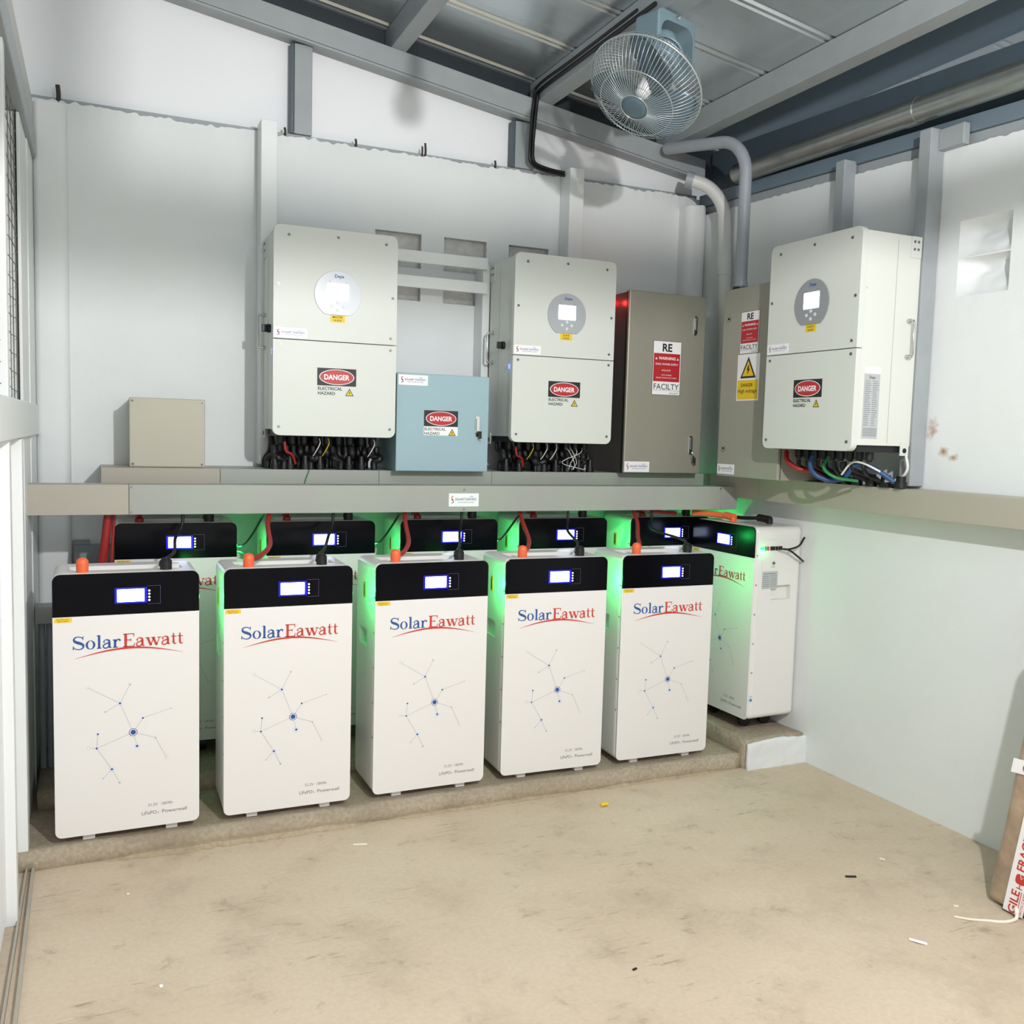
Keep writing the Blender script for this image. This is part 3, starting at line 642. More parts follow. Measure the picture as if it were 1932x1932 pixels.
cable([(3.50, -1.14, 1.285), (3.485, -1.145, 1.25), (3.495, -1.17, 1.215), (3.54, -1.20, 1.198), (3.60, -1.22, 1.21)], .009, 'cable_blue', 'blue cable looping beneath the middle of the right wall inverter')
cable([(3.53, -1.19, 1.285), (3.50, -1.20, 1.245), (3.52, -1.24, 1.212), (3.60, -1.27, 1.20)], .006, 'cable_green', 'green earth cable looping beneath the right wall inverter')
cable([(3.56, -1.25, 1.215), (3.56, -1.29, 1.255), (3.57, -1.33, 1.262), (3.60, -1.38, 1.235), (3.63, -1.41, 1.205)], .009, 'cable_blue', 'thick blue cable arching beneath the near end of the right wall inverter')
cable([(3.54, -1.25, 1.222), (3.545, -1.29, 1.266), (3.55, -1.34, 1.268), (3.59, -1.385, 1.24)], .004, 'cable_white', 'thin white wire arching over the thick blue cable')
cable([(3.665, -1.425, 1.30), (3.668, -1.432, 1.25), (3.665, -1.40, 1.215), (3.64, -1.36, 1.205)], .005, 'cable_white', 'thin white wire curving at the near end of the right wall inverter')
for x, who in ((1.70, 'leftmost'), (2.66, 'middle')):
    cable([(x, -.29, 1.285), (x+.005, -.292, 1.25), (x+.03, -.285, 1.235), (x+.045, -.27, 1.20)], .0055, 'cable_red', 'dark red cable beneath the %s inverter' % who)
for x, mt_, w_ in ((1.83, 'cable_white', 'pale wire tail at the left under the leftmost inverter'), (1.865, 'cable_yellow', 'yellow and green wire tail under the leftmost inverter'), (2.045, 'cable_white', 'pale wire crossing to the blue cabinet under the leftmost inverter'),
                   (2.735, 'cable_yellow', 'yellowish wire tail under the middle inverter'), (2.80, 'cable_white', 'pale wire tail under the middle of the middle inverter'), (2.845, 'cable_white', 'second pale wire tail, right of centre under the middle inverter')):
    cable([(x, -.30, 1.30), (x+.002, -.302, 1.28), (x-.012, -.298, 1.25), (x-.02, -.285, 1.232)], .0022, mt_, w_)
for k in range(4):
    cable([(2.90+k*.025+.006*math.sin(k*5), -.285, 1.285), (2.91+k*.016, -.305, 1.262), (2.935+k*.02*math.cos(k), -.30, 1.22), (2.94+k*.018*math.cos(k*2), -.285, 1.19)], .0017, 'cable_white', 'thin white data wire at the right end under the middle inverter', 'white data wires')

# ------------------------------------------------------------------ trunking
tk = thing('cable_trunking', 'long grey metal trunking spanning the front, carrying a small company sticker', 'cable trunking', (.838, -.50, 1.03))
MB().box(0, .308, .0, .10, 0, .1015, 'trunk_beige').obj('end_section', tk, bevel=.002)
MB().box(.309, 2.729, .0, .10, 0, .1015, 'trunk_grey').obj('main_section', tk, bevel=.002)
MB().box(2.730, 2.815, .0, .10, 0, .1015, 'trunk_grey').obj('end_section', tk, bevel=.002)
for x, z in ((.316, .093), (.316, .009), (1.515, .086), (1.515, .010), (2.722, .093)):
    b = MB(); b.disc(x, z, .004, -.002, 'screw', .002, 10); b.obj('screw', tk)
b = MB(); sol_logo(b, 1.452, .021, .124, .051, -.0007); b.obj('company_sticker', tk)
for x in (.4, 1.3, 2.3): MB().box(x, x+.03, .1005, .2195, .035, .065, 'trunk_grey').obj('bracket', tk)
rt = thing('cable_trunking', 'rear metal trunking fixed to the back wall under the inverters', 'cable trunking', (1.061, -.28, 1.082))
xs_ = [0, .405, 1.012, 1.498, 2.60]
for i in range(4):
    MB().box(xs_[i]+(.001 if i else 0), xs_[i+1], 0, .278, 0, .0965, 'trunk_beige' if i == 0 else 'trunk_grey').obj('section', rt, bevel=.0015)
for i in (1, 2, 3):
    x = xs_[i]; MB().box(x-.055 if i == 2 else x+.002, x-.002 if i == 2 else x+.05, -.004, -.0003, .028, .032, 'black').cyl((x-.045 if i == 2 else x+.006, -.004, .034), (x-.045 if i == 2 else x+.006, 0, .034), .005, 'black', 8).obj('clip', rt)
cable([(1.795, -.2835, 1.178), (1.793, -.286, 1.17), (1.782, -.286, 1.14), (1.774, -.286, 1.10)], .0022, 'cable_green', 'thin dark green wire hanging over the front of the rear trunking')
ya, yb = -.31, -3.2
wt = thing('cable_trunking', 'beige-grey metal trunking running along the right wall towards the viewer', 'cable trunking', (3.64, 0, 1.083))
for y0, y1 in ((-.315, -.66), (-.661, -3.2)):
    P = lambda y: [(xw(y)-.105-3.64, y, 0), (xw(y)-.003-3.64, y, 0), (xw(y)-.003-3.64, y, .098), (xw(y)-.105-3.64, y, .098)]
    MB().prism(P(y0), P(y1), 'trunk_beige').obj('section', wt, bevel=.002)
tag(MB().box(.849, .935, -.34, -.26, .64, .70, 'trunk_grey').obj('cable_duct', bevel=.002), 'short grey duct low in the far left corner behind the first battery', 'cable duct')
b = MB(); 
for k in range(4): b.cyl((.868+k*.024, -.30, .119), (.868+k*.024, -.30, .638), .0105, 'pvc_grey', 12)
tag(b.obj('drop_conduit'), 'bundle of grey conduits rising from the floor into the low corner duct', 'conduit')
tag(MB().box(.965, 1.11, -.03, -.001, .60, .875, 'dull_panel').box(.965, 1.02, -.03, -.001, .8752, .892, 'dull_panel').obj('wall_plate', bevel=.002), 'grey plate on the back wall left of the rear batteries', 'plate')

# ------------------------------------------------------------------ boxes and cabinets
jb = thing('junction_box', 'blank beige junction box standing on the rear trunking at left', 'junction box', (1.157, -.20, 1.180))
MB().box(.004, .26, .012, .198, 0, .25, 'jbox').obj('case', jb, bevel=.003)
MB().box(0, .264, 0, .0115, -.001, .253, 'jbox').obj('lid', jb, bevel=.004)
for x, z in ((.011, .241), (.253, .241), (.011, .010), (.253, .010)):
    b = MB(); b.disc(x, z, .0058, -.002, 'screw', .002, 12); b.disc(x, z, .0028, -.0026, 'black', .0005, 8); b.obj('screw', jb)

bc = thing('control_cabinet', 'pale blue metal cabinet with a danger sticker and a key in its lock', 'electrical cabinet', (2.12, -.35, 1.179))
MB().box(.006, .382, .016, .345, 0, .383, 'blue_cab').obj('case', bc, bevel=.003)
d = MB().box(0, .389, 0, .0155, .001, .385, 'blue_cab').obj('door', bc, bevel=.003)
b = MB(); danger(b, .113, .144, .143, -.0007, True); b.obj('danger_sticker', d)
b = MB(); sol_logo(b, .006, .338, .120, .040, -.0007); b.obj('company_sticker', d)
h = MB().rrect(.330, .350, .142, .226, .010, -.004, .004, 'chrome').rrect(.334, .346, .165, .218, .005, -.010, .005, 'inv').obj('lock_handle', d, bevel=.001)
MB().cyl((.342, -.004, .160), (.342, -.018, .158), .006, 'black', 10).box(.340, .352, -.022, -.016, .135, .165, 'black').tube([(.347, -.019, .140), (.352, -.020, .126)], .002, 'chrome', 6, 0).obj('key', h)

gc = thing('power_cabinet', 'tall grey metal cabinet on the back wall with RE warning sign and two handles', 'electrical cabinet', (3.146, -.36, 1.180))
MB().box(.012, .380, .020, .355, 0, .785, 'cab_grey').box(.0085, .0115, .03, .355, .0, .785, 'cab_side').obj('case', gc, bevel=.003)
d = MB().box(0, .396, 0, .0165, .002, .788, 'cab_grey').obj('door', gc, bevel=.004)
MB().box(.003, .0115, .0172, .0295, .002, .786, 'black').obj('door_seal', gc)
b = MB(); re_sign(b, .127, .346, .146, .236, -.0007); b.obj('warning_sign', d)
b = MB(); sol_logo(b, .004, .006, .126, .046, -.0007); b.obj('company_sticker', d)
for z, kk in ((.615, 0), (.085, 1)):
    h = MB().rrect(.331, .350, z, z+.086, .0095, -.005, .005, 'chrome').rrect(.3345, .3465, z+.022, z+.078, .005, -.012, .006, 'screw').cyl((.3405, -.005, z+.013), (.3405, -.010, z+.013), .005, 'black', 10).obj('lock_handle', d, bevel=.001)
    if kk: MB().tube([(.3405, -.012, z+.012), (.350, -.018, z+.004), (.356, -.018, z-.01)], .0022, 'chrome', 6, 3).box(.352, .361, -.019, -.016, z-.045, z-.012, 'chrome').box(.344, .352, -.019, -.016, z-.035, z-.004, 'chrome').obj('key_bunch', h)
MB().cyl((.2, .2, .785), (.2, .2, .7865), .035, 'black').tube([(.185, .18, .786), (.20, .18, .80), (.235, .2, .805), (.26, .22, .786)], .009, 'black', 8, 5).obj('top_gland', gc)
MB().tube([(.112, .10, .785), (.121, .10, .80), (.130, .10, .785)], .0035, 'screw', 6, 4).obj('lifting_eye', gc)
l = MB().cyl((.0085, .15, .748), (-.010, .15, .748), .013, 'led_red', 14).obj('red_indicator', gc)
point('red_indicator_glow', (-.035, .12, .748), .16, (1, .05, .04), .01, gc)

rc = thing('power_cabinet', 'grey cabinet on the right wall by the pipes with a yellow high voltage sign', 'electrical cabinet', (3.497, -.552, 1.1825), -PI/2)
MB().box(.004, .392, .018, .22, 0, .782, 'cab_right').obj('case', rc, bevel=.003)
d = MB().box(0, .394, 0, .0155, .001, .785, 'cab_right').obj('door', rc, bevel=.003)
MB().box(.390, .393, .0157, .0178, .002, .784, 'black').obj('door_seal', rc)
b = MB(); re_sign(b, .123, .510, .120, .172, -.0007); b.obj('warning_sign', d)
b = MB(); x0, z0, w_, h_ = .113, .318, .143, .190
b.rrect(x0, x0+w_, z0, z0+h_, .001, -.0007, .0005, 'sticker'); bolt_tri(b, x0+.5*w_, z0+.485*h_, .78*w_*.9, -.0011)
b.rrect(x0+.04*w_, x0+.96*w_, z0+.03*h_, z0+.44*h_, .001, -.0012, .0004, 'yellow'); b.textw('DANGER', x0+.20*w_, x0+.74*w_, z0+.30*h_, .075*h_, -.0016, 'ink', .012); b.textw('High voltage', x0+.07*w_, x0+.92*w_, z0+.17*h_, .085*h_, -.0016, 'ink', .004)
b.obj('high_voltage_sign', d)
b = MB(); sol_logo(b, .004, .010, .118, .042, -.0007); b.obj('company_sticker', d)
for z in (.662, .119): MB().cyl((.047, 0, z), (.047, -.006, z), .011, 'chrome', 16).cyl((.047, -.006, z), (.047, -.008, z), .005, 'black', 10).obj('cam_lock', d)

# ------------------------------------------------------------------ battery cabinets
BW, BH, BD, BAND = .414, .805, .254, .127
def boolcut(o, cutters):
    for c in cutters:
        md = o.modifiers.new('b', 'BOOLEAN'); md.operation = 'DIFFERENCE'; md.solver = 'EXACT'; md.object = c
    dg = bpy.context.evaluated_depsgraph_get(); dg.update(); me = bpy.data.meshes.new_from_object(o.evaluated_get(dg)); o.modifiers.clear(); o.data = me
    for c in cutters: bpy.data.objects.remove(c)
def serif_logo(b, x0, x1, z, y):
    """blue Solar, red Eawatt in a serif face, drawn with strokes; unit = cap height 1"""
    def bez(p, n=14):
        out = []
        for i in range(0, len(p)-1, 3):
            a, c, d, e = [Vector(q) for q in p[i:i+4]]
            for k in range(n):
                t = k/n; out.append(a*(1-t)**3+c*3*t*(1-t)**2+d*3*t*t*(1-t)+e*t**3)
        out.append(Vector(p[-1])); return out
    W, H = .155, .05
    def S_(o, mt, sc):
        p = bez([(.60, .80), (.52, 1.0), (.10, 1.04), (.10, .75), (.10, .50), (.62, .52), (.62, .25), (.62, -.06), (.16, -.06), (.06, .22)])
        n = len(p); ws = [(.05+.12*math.exp(-((i/(n-1)-.5)/.2)**2)) for i in range(n)]
        rib(p, ws, o, mt, sc); rib([(.60, .70), (.60, 1.0)], [.03, .05], o, mt, sc); rib([(.06, .30), (.06, 0)], [.03, .05], o, mt, sc); return .70
    def rib(p, ws, o, mt, sc):
        if not isinstance(ws, (list, tuple)): ws = [ws]*len(p)
        b.rib([(X(o+q[0]*sc), z+q[1]*Hh) for q in p], [w_*Hh*1.28 for w_ in ws], y, mt)
    def o_(o, mt, sc):
        n = 28; vs = []
        for k in range(n):
            a = 2*PI*k/n; vs.append((X(o+(.31+.27*math.cos(a))*sc), y, z+(.31+.34*math.sin(a))*Hh))
        for k in range(n):
            a = 2*PI*k/n; vs.append((X(o+(.31+.14*math.cos(a))*sc), y, z+(.31+.295*math.sin(a))*Hh))
        b.add(vs, [(k, (k+1) % n, n+(k+1) % n, n+k) for k in range(n)], mt); return .62
    def l_(o, mt, sc):
        rib([(.17, 0), (.17, 1.0)], .13, o, mt, sc); rib([(.04, .025), (.30, .025)], H, o, mt, sc); rib([(.04, .96), (.17, .99)], H, o, mt, sc); return .34
    def a_(o, mt, sc):
        rib(bez([(.08, .48), (.10, .68), (.40, .70), (.40, .45)]), [.09]+[.05]*6+[.08]*4+[.12]*4, o, mt, sc); rib([(.40, .45), (.40, .10), (.44, .03), (.54, .05)], [.13, .13, .09, .03], o, mt, sc)
        rib(bez([(.38, .40), (.20, .34), (.06, .28), (.06, .15), (.06, -.03), (.28, -.06), (.38, .14)]), .075, o, mt, sc); b.disc(X(o+.11*sc), z+.46*Hh, .055*Hh, y, mt, n=10); return .56
    def r_(o, mt, sc):
        rib([(.16, 0), (.16, .62)], .13, o, mt, sc); rib([(.03, .025), (.32, .025)], H, o, mt, sc); rib([(.03, .58), (.16, .60)], H, o, mt, sc); rib(bez([(.20, .42), (.26, .60), (.36, .68), (.44, .58)]), .07, o, mt, sc); b.disc(X(o+.43*sc), z+.54*Hh, .07*Hh, y, mt, n=10); return .50
    def E_(o, mt, sc):
        rib([(.20, 0), (.20, 1.0)], .15, o, mt, sc)
        for q in (.025, .975): rib([(.05, q), (.66, q)], H*1.1, o, mt, sc)
        rib([(.2, .52), (.50, .52)], H*1.1, o, mt, sc); rib([(.50, .42), (.50, .62)], .045, o, mt, sc); rib([(.66, 1.0), (.68, .74)], [.07, .03], o, mt, sc); rib([(.66, 0), (.71, .28)], [.07, .03], o, mt, sc); return .76
    def w_l(o, mt, sc):
        for (p, q, t) in (((.14, .60), (.33, 0), .13), ((.33, 0), (.48, .60), .05), ((.46, .60), (.66, 0), .13), ((.66, 0), (.83, .60), .05)): rib([p, q], t, o, mt, sc)
        for q in (.14, .47, .83): rib([(q-.13, .60), (q+.12, .60)], H, o, mt, sc)
        return .92
    def t_(o, mt, sc):
        rib([(.17, .85), (.17, .14), (.23, .02), (.36, .06)], [.07, .13, .1, .03], o, mt, sc); rib([(.03, .60), (.35, .60)], H, o, mt, sc); return .38
    seq = [(S_, 0), (o_, 0), (l_, 0), (a_, 0), (r_, 0), (None, .06), (E_, 1), (a_, 1), (w_l, 1), (a_, 1), (t_, 1), (t_, 1)]
    adv = {S_: .70, o_: .62, l_: .34, a_: .56, r_: .50, E_: .76, w_l: .92, t_: .38}
    tot = sum(adv[f] if f else k for f, k in seq)
    Hh = .0405; k_ = (x1-x0)/tot; X = lambda q: x0+q*k_
    o = 0
    for f, c in seq:
        if f is None: o += c; continue
        o += f(o, 'ink_red' if c else 'ink_blue', 1.0)
def battery(foot):
    t = thing('battery_cabinet', '', 'battery cabinet', (0, 0, 0), 0, 'battery cabinets')
    o = MB().box(0, BW, .0045, BD, 0, BH, 'bat').obj('case', t, bevel=.022, seg=4)
    cut = [MB().box(-.02, .022, .095, .20, .500, .560, 'bat').obj('c'), MB().box(BW-.022, BW+.02, .095, .20, .500, .560, 'bat').obj('c'), MB().box(.045, BW-.045, .075, .165, BH-.014, BH+.02, 'bat').obj('c')]
    boolcut(o, cut)
    for p in o.data.polygons: p.use_smooth = False
    MB().rrect(0, BW, 0, BH-BAND-.0005, (.020, .020, .001, .001), 0, .0042, 'bat').obj('front_panel', t, bevel=.001)
    f = MB().rrect(0, BW, BH-BAND, BH, (.001, .001, .022, .022), -.0005, .0047, 'bat_black').obj('display_band', t, bevel=.001)
    MB().rrect(.170, .262, BH-.094, BH-.045, .003, -.0012, .0006, 'bezel_bloom').obj('bezel_bloom', f)
    MB().rrect(.177, .254, BH-.089, BH-.050, .002, -.0019, .0006, 'screen').obj('display', f)
    b = MB()
    for (a0, b0, c0, d0) in ((.263, BH-.098, .300, BH-.098), (.263, BH-.042, .300, BH-.042), (.300, BH-.098, .300, BH-.042)): b.rib([(a0, b0), (c0, d0)], .0008, -.0009, 'panel_dark' if 0 else 'ink_purple')
    b.obj('keypad_outline', f)
    for k in range(4): MB().disc(.268, BH-.057-k*.0098, .0029, -.0015, 'dot', .0009, 12).obj('indicator_light', f)
    b = MB().rrect(.005, .052, BH-BAND-.0165, BH-BAND-.003, .0005, -.0007, .0005, 'yellow'); b.text('BATTERY 51.2V', .028, BH-BAND-.0088, .0050, -.0011, 'ink', 'C'); b.text('300AH 15KWH', .028, BH-BAND-.0142, .0045, -.0011, 'ink', 'C'); b.obj('yellow_sticker', t)
    b = MB(); serif_logo(b, .052, .367, .577, -.0006)
    n = 24; p = []; ws = []
    for k in range(n+1): u_ = k/n; p.append((.060+.305*u_, .548+.026*math.sin(PI*min(1, u_*.95+.02))-.004*u_+.0035*u_)); ws.append(.0006+.0062*math.sin(PI*u_)**1.2*(1-.25*u_))
    b.rib(p, ws, -.0006, 'ink_red'); b.obj('logo_lettering', t)
    def loc(px, py): return ((px-70)*.000399, (1808-.1365*(px-75)-py)*(.000435+(px-75)/1033*.000023))
    N = dict(a=(304, 733), b=(600, 708), c=(528, 841), d=(425, 903), e=(621, 1044), f=(691, 943), g=(897, 872), h=(781, 1081), i=(862, 1220), j=(648, 1141), k=(362, 1160), l=(371, 1059), m=(304, 1158), n=(467, 1307), o=(404, 1374), p=(521, 1402))
    b = MB()
    for q in ('ac', 'bc', 'cd', 'ce', 'ef', 'fg', 'eh', 'hi', 'ej', 'ek', 'kl', 'km', 'kn', 'no', 'np'): b.rib([loc(*N[q[0]]), loc(*N[q[1]])], .0011, -.0006, 'ink_line')
    for q, r in (('e', .012), ('c', .0065), ('n', .0065), ('j', .007)):
        x, z = loc(*N[q]); b.disc(x, z, r, -.0008, 'sticker', n=24); b.ring(x, z, r*.86, r*1.02, -.001, 'ink_blue' if q == 'e' else 'light_blue', 24); b.disc(x, z, r*.66 if q == 'e' else r*.55, -.001, 'ink_blue', n=20)
    for q, r, mt_ in (('f', .003, 'ink_blue'), ('k', .003, 'ink_blue'), ('l', .003, 'ink_blue'), ('b', .003, 'ink_line'), ('d', .0025, 'ink_line'), ('g', .002, 'ink_line'), ('h', .0025, 'ink_line'), ('o', .002, 'ink_line'), ('p', .003, 'ink_line')):
        x, z = loc(*N[q]); b.disc(x, z, r, -.0009, mt_, n=12)
    for q in 'aim': x, z = loc(*N[q]); b.disc(x, z, .004, -.0008, 'sticker', n=14); b.ring(x, z, .0034, .0046, -.001, 'ink_line', 16)
    b.obj('network_print', t)
    b = MB(); b.textw('51.2V', .262, .290, .066, .0095, -.0006, 'ink_grey'); b.textw('15KWh', .301, .333, .066, .0095, -.0006, 'ink_grey')
    b.textw('LiFePO', .243, .286, .040, .0115, -.0006, 'ink_grey'); b.text('4', .288, .040, .009, -.0006, 'ink_grey'); b.textw('Powerwall', .303, .376, .040, .0115, -.0006, 'ink_grey'); b.obj('specification_print', t)
    # top connectors
    if foot: MB().cyl((.082, .045, BH-.002), (.082, .045, BH+.008), .017, 'orange', 16).cyl((.082, .045, BH+.008), (.082, .045, BH+.028), .0175, 'orange', 16).obj('orange_connector', t)
    b2 = MB(T(.082, .045, BH+.028)).lathe([(0.0175, 0), (.0165, .007), (.011, .014), (0.0001, .017)], 'orange', 16, 'Z')
    if foot: b2.obj('connector_cap', t)
    else: MB().cyl((.082, .045, BH+.001), (.082, .045, BH+.014), .015, 'cable_red', 14).tube([(.082, .045, BH+.014), (.082, .060, BH+.024), (.082, .10, BH+.024)], .011, 'cable_red', 10, 3).obj('shaded_connector', t)  # rear orange connectors, their shadow put into a dark red colour
    MB().cyl((.320, .052, BH-.002), (.320, .052, BH+.026), .018, 'black', 16).cyl((.320, .052, BH+.026), (.320, .052, BH+.036), .018, 'black', 16, .011).cyl((.320, .052, BH+.016), (.302, .058, BH+.018), .010, 'black', 12).obj('black_connector', t)
    # right side: port panel, status light, label, badge, screws
    Rm = Matrix(((0, -1, 0, BW), (1, 0, 0, 0), (0, 0, 1, 0), (0, 0, 0, 1)))
    Lm = Matrix(((0, 1, 0, 0), (-1, 0, 0, BD), (0, 0, 1, 0), (0, 0, 0, 1)))
    p = MB(Rm).box(.040, .215, -.0015, -.0002, .625, .752, 'bat').obj('port_panel', t, bevel=.0006)
    MB(Rm).rrect(.030, .046, .712, .722, .003, -.004, .003, 'led_green').obj('status_light', p)
    b = MB(Rm)
    for u0, u1, mt_ in ((.050, .060, 'cable_green'), (.064, .072, 'ink_red'), (.080, .104, 'black'), (.108, .120, 'black'), (.124, .142, 'black')): b.box(u0, u1, -.0045, -.0016, .708, .724, mt_)
    b.obj('socket', p)
    b = MB(Rm).cyl((.100, -.0016, .655), (.100, -.006, .655), .008, 'chrome', 16).cyl((.100, -.006, .655), (.100, -.007, .655), .004, 'black', 10); b.text('ON/OFF', .10, .637, .006, -.002, 'ink', 'C'); b.obj('power_switch', p)
    b = MB(Rm); b.rrect(.046, .128, .540+.008, .620, .001, -.0008, .0006, 'sticker_grey'); b.text('Energy Storage Battery', .087, .609, .0065, -.0012, 'ink', 'C')
    for q in range(6): b.rib([(.050, .601-q*.0085), (.084, .601-q*.0085)], .0016, -.0012, 'ink_grey'); b.rib([(.090, .601-q*.0085), (.123, .601-q*.0085)], .0016, -.0012, 'ink_grey')
    b.obj('rating_label', t)
    b = MB(Rm); b.disc(.018, .085, .0075, -.0015, 'light_blue', .0015, 18); b.disc(.018, .085, .004, -.002, 'ink_blue', .0006, 14); b.text('GND', .018, .098, .006, -.0006, 'ink_grey', 'C'); b.obj('ground_badge', t)
    for Mx, u in ((Rm, .016), (Lm, BD-.016)):
        for q in range(5): MB(Mx).disc(u, .20+q*.122, .003, -.0012, 'screw', .001, 10).obj('screw', t)
    b = MB(Lm).rrect(.112, .132, .670, .724, .002, -.003, .0028, 'breaker').rrect(.118, .126, .677, .717, .002, -.0038, .0007, 'black'); b.obj('breaker_switch', t)
    if foot:
        for x in (.075, .315):
            for y_ in (.022, .20): MB().box(x, x+.035, y_, y_+.035, -.022, .0, 'bat').obj('foot', t, bevel=.002)
    else:
        for x in (.095, .30):
            for y_ in (.085, .19): MB().cyl((x-.012, y_, -.033), (x+.012, y_, -.033), .030, 'black', 20).box(x-.018, x+.018, y_-.012, y_+.012, -.012, .003, 'screw').obj('caster', t)
    point('status_light_glow', (BW+.014, .040, .705), GLOW, (.03, 1, .18), .008, t)
    point('display_glow', (.215, -.03, BH-.07), .02, (.1, .12, 1), .01, t)
    return t
GLOW = .62
def place(src, first, x, y, z, a, label):
    o = src if first else copy_tree(src)
    o.location = (x, y, z); o.rotation_euler = (0, 0, a); o['label'] = label; return o
fr = battery(True); rr_ = battery(False)
FR = [(.9249, -.8550, .010, 'leftmost front-row white battery cabinet, beside the white gate post'), (1.4135, -.8500, -.004, 'second front-row battery cabinet from the left, its left side tinged green'),
      (1.9094, -.8417, .009, 'middle front-row battery cabinet, directly below the trunking sticker'), (2.3964, -.8250, -.030, 'fourth front-row battery cabinet from the left, turned very slightly'), (2.8850, -.8259, -.018, 'rightmost front-row battery cabinet, partly hiding the sideways one')]
for i, (x, y, a, l) in enumerate(FR[1:]+FR[:1]):
    place(fr, i == 4, x, y, .0805, a, l)['group'] = 'front row of battery cabinets'
RR = [(1.102, -.3601, -.02, 'leftmost rear battery cabinet, behind and right of the first front one'), (1.6227, -.3654, -.004, 'rear battery cabinet second from left, seen above the second front cabinet'),
      (2.1419, -.3601, -.010, 'middle rear battery cabinet, seen above the third front cabinet'), (2.6531, -.3691, -.008, 'rear battery cabinet second from right, above the fourth front cabinet'), (3.188, -.3737, 0, 'rightmost rear battery cabinet, mostly hidden behind the sideways one')]
for i, (x, y, a, l) in enumerate(RR): place(rr_, False, x, y, .1815, a, l)['group'] = 'rear row of battery cabinets'
place(rr_, True, 3.4817, -.4199, .1815, -PI/2+.035, 'battery cabinet turned sideways against the right wall with ports and green light showing')['group'] = 'sideways battery cabinet'
for c in [x for x in bpy.data.objects if x.parent == rr_ and x.name.split('.')[0] in ('shaded_connector', 'black_connector')]: bpy.data.objects.remove(c)
for c in [x for x in bpy.data.objects if x.parent == rr_ and x.type == 'LIGHT' and x.name.startswith('status')]: c.data = c.data.copy(); c.data.energy = GLOW*.08
del rr_['group']

# battery cables
def L3(t, p): return t
red = [((1.4135+.082, -.8050, .918), 1.62, 'red cable rising from the second front battery connector'), ((1.9094+.082, -.797, .918), 2.13, 'red cable rising from the middle front battery connector'),
       ((2.3964+.082, -.783, .918), 2.62, 'red cable rising from the fourth front battery connector'), ((2.885+.082, -.784, .918), 3.15, 'red cable rising from the rightmost front battery connector')]
for (x, y, z), x2, l in red: cable([(x+.01, y+.01, z-.01), (x+.045, y+.05, z-.005), (x+.09, y+.14, z+.02), (x2-.02, y+.27, z+.07), (x2, y+.36, z+.125)], .0085, 'cable_red', l)
cable([(1.050, -.40, .60), (1.056, -.42, .80), (1.072, -.435, .93), (1.083, -.44, 1.0295)], .014, 'cable_red', 'thick red cable dropping from the trunking left of the rear batteries')
cable([(1.085, -.42, .62), (1.088, -.43, .80), (1.102, -.44, 1.0295)], .005, 'cable_red', 'second red cable hanging just right of the thick one at left')
tag(MB().box(1.0, 1.078, -.45, -.38, .575, .60, 'cable_red').obj('busbar_cover'), 'red insulated bar end low behind the first front battery', 'bar end')
for x, xt, l in ((1.245, 1.322, 'black cable draped from the trunking across the leftmost rear display'), (1.735, 1.85, 'black cable hanging beside the display of the second rear battery'), (2.233, 2.36, 'black cable hanging beside the display of the middle rear battery'),
                 (2.72, 2.83, 'black cable hanging over the display of the fourth rear battery'), (3.21, 3.235, 'black cable hanging in front of the rightmost rear battery')):
    cable([(xt, -.46, 1.0295), (xt-.005, -.47, .985), (xt-.03, -.52, .95), (x+.03, -.70, .925), (x-.008, -.765, .908)], .0055, 'black', l, name='cable')
for x, l in ((1.516, 'thin black lead between the first and second rear batteries'), (2.037, 'thin black lead between the second and middle rear batteries'), (2.556, 'thin black lead between the middle and fourth rear batteries')):
    cable([(x+.003, -.32, .893), (x+.03, -.33, .90), (x+.06, -.34, .94), (x+.085, -.38, 1.0), (x+.09, -.42, 1.0295)], .004, 'black', l)
cable([(1.517, -.33, .873), (1.54, -.36, .868), (1.555, -.40, .845), (1.565, -.44, .80), (1.565, -.5, .74)], .004, 'cable_green', 'thin green cable curling down beside the leftmost rear battery')
for k, (zz, l) in enumerate(((.905, 'upper black data cable plugged into the side of the sideways battery'), (.885, 'lower black data cable plugged into the side of the sideways battery'))):
    cable([(3.605, -.842, .8975), (3.615, -.858, .8975), (3.645, -.868, .897+(.0 if k == 0 else -.004)), (3.70, -.862, .91 if k == 0 else .862), (3.745, -.84, .94 if k == 0 else .84)], .0042, 'black', l)
tag(MB().box(.30, .34, 0, .03, 0, .014, 'cable_white').obj('white_plug'), 'small white plug lying on top of the leftmost front battery', 'plug').location = (.945, -.79, .8865)
# connectors lying on the sideways battery
tag(MB().tube([(3.47, -.43, 1.010), (3.50, -.50, 1.012), (3.53, -.58, 1.010)], .013, 'orange', 12, 3).cyl((3.53, -.585, 1.013), (3.535, -.64, 1.008), .016, 'orange', 12).cyl((3.535, -.632, 1.01), (3.535, -.632, .989), .014, 'orange', 12).obj('elbow_connector'), 'orange elbow connector lying along the top of the sideways battery', 'connector')
tag(MB().tube([(3.55, -.50, 1.01), (3.60, -.60, 1.003), (3.63, -.68, 1.008)], .008, 'black', 10, 4).cyl((3.63, -.68, 1.010), (3.645, -.74, 1.006), .016, 'black', 12).cyl((3.645, -.735, 1.01), (3.645, -.735, .989), .014, 'black', 12).obj('elbow_connector'), 'black elbow connector on top of the sideways battery', 'connector')
cable([(3.40, -.40, 1.005), (3.33, -.40, 1.01), (3.25, -.42, 1.02), (3.20, -.45, 1.0295)], .009, 'cable_red', 'red cable running from the trunking to the orange elbow connector') 
cable([(3.64, -.30, 1.10), (3.62, -.32, 1.04), (3.60, -.34, .99)], .003, 'cable_white', 'thin white wire hanging in the corner between the two trunkings')

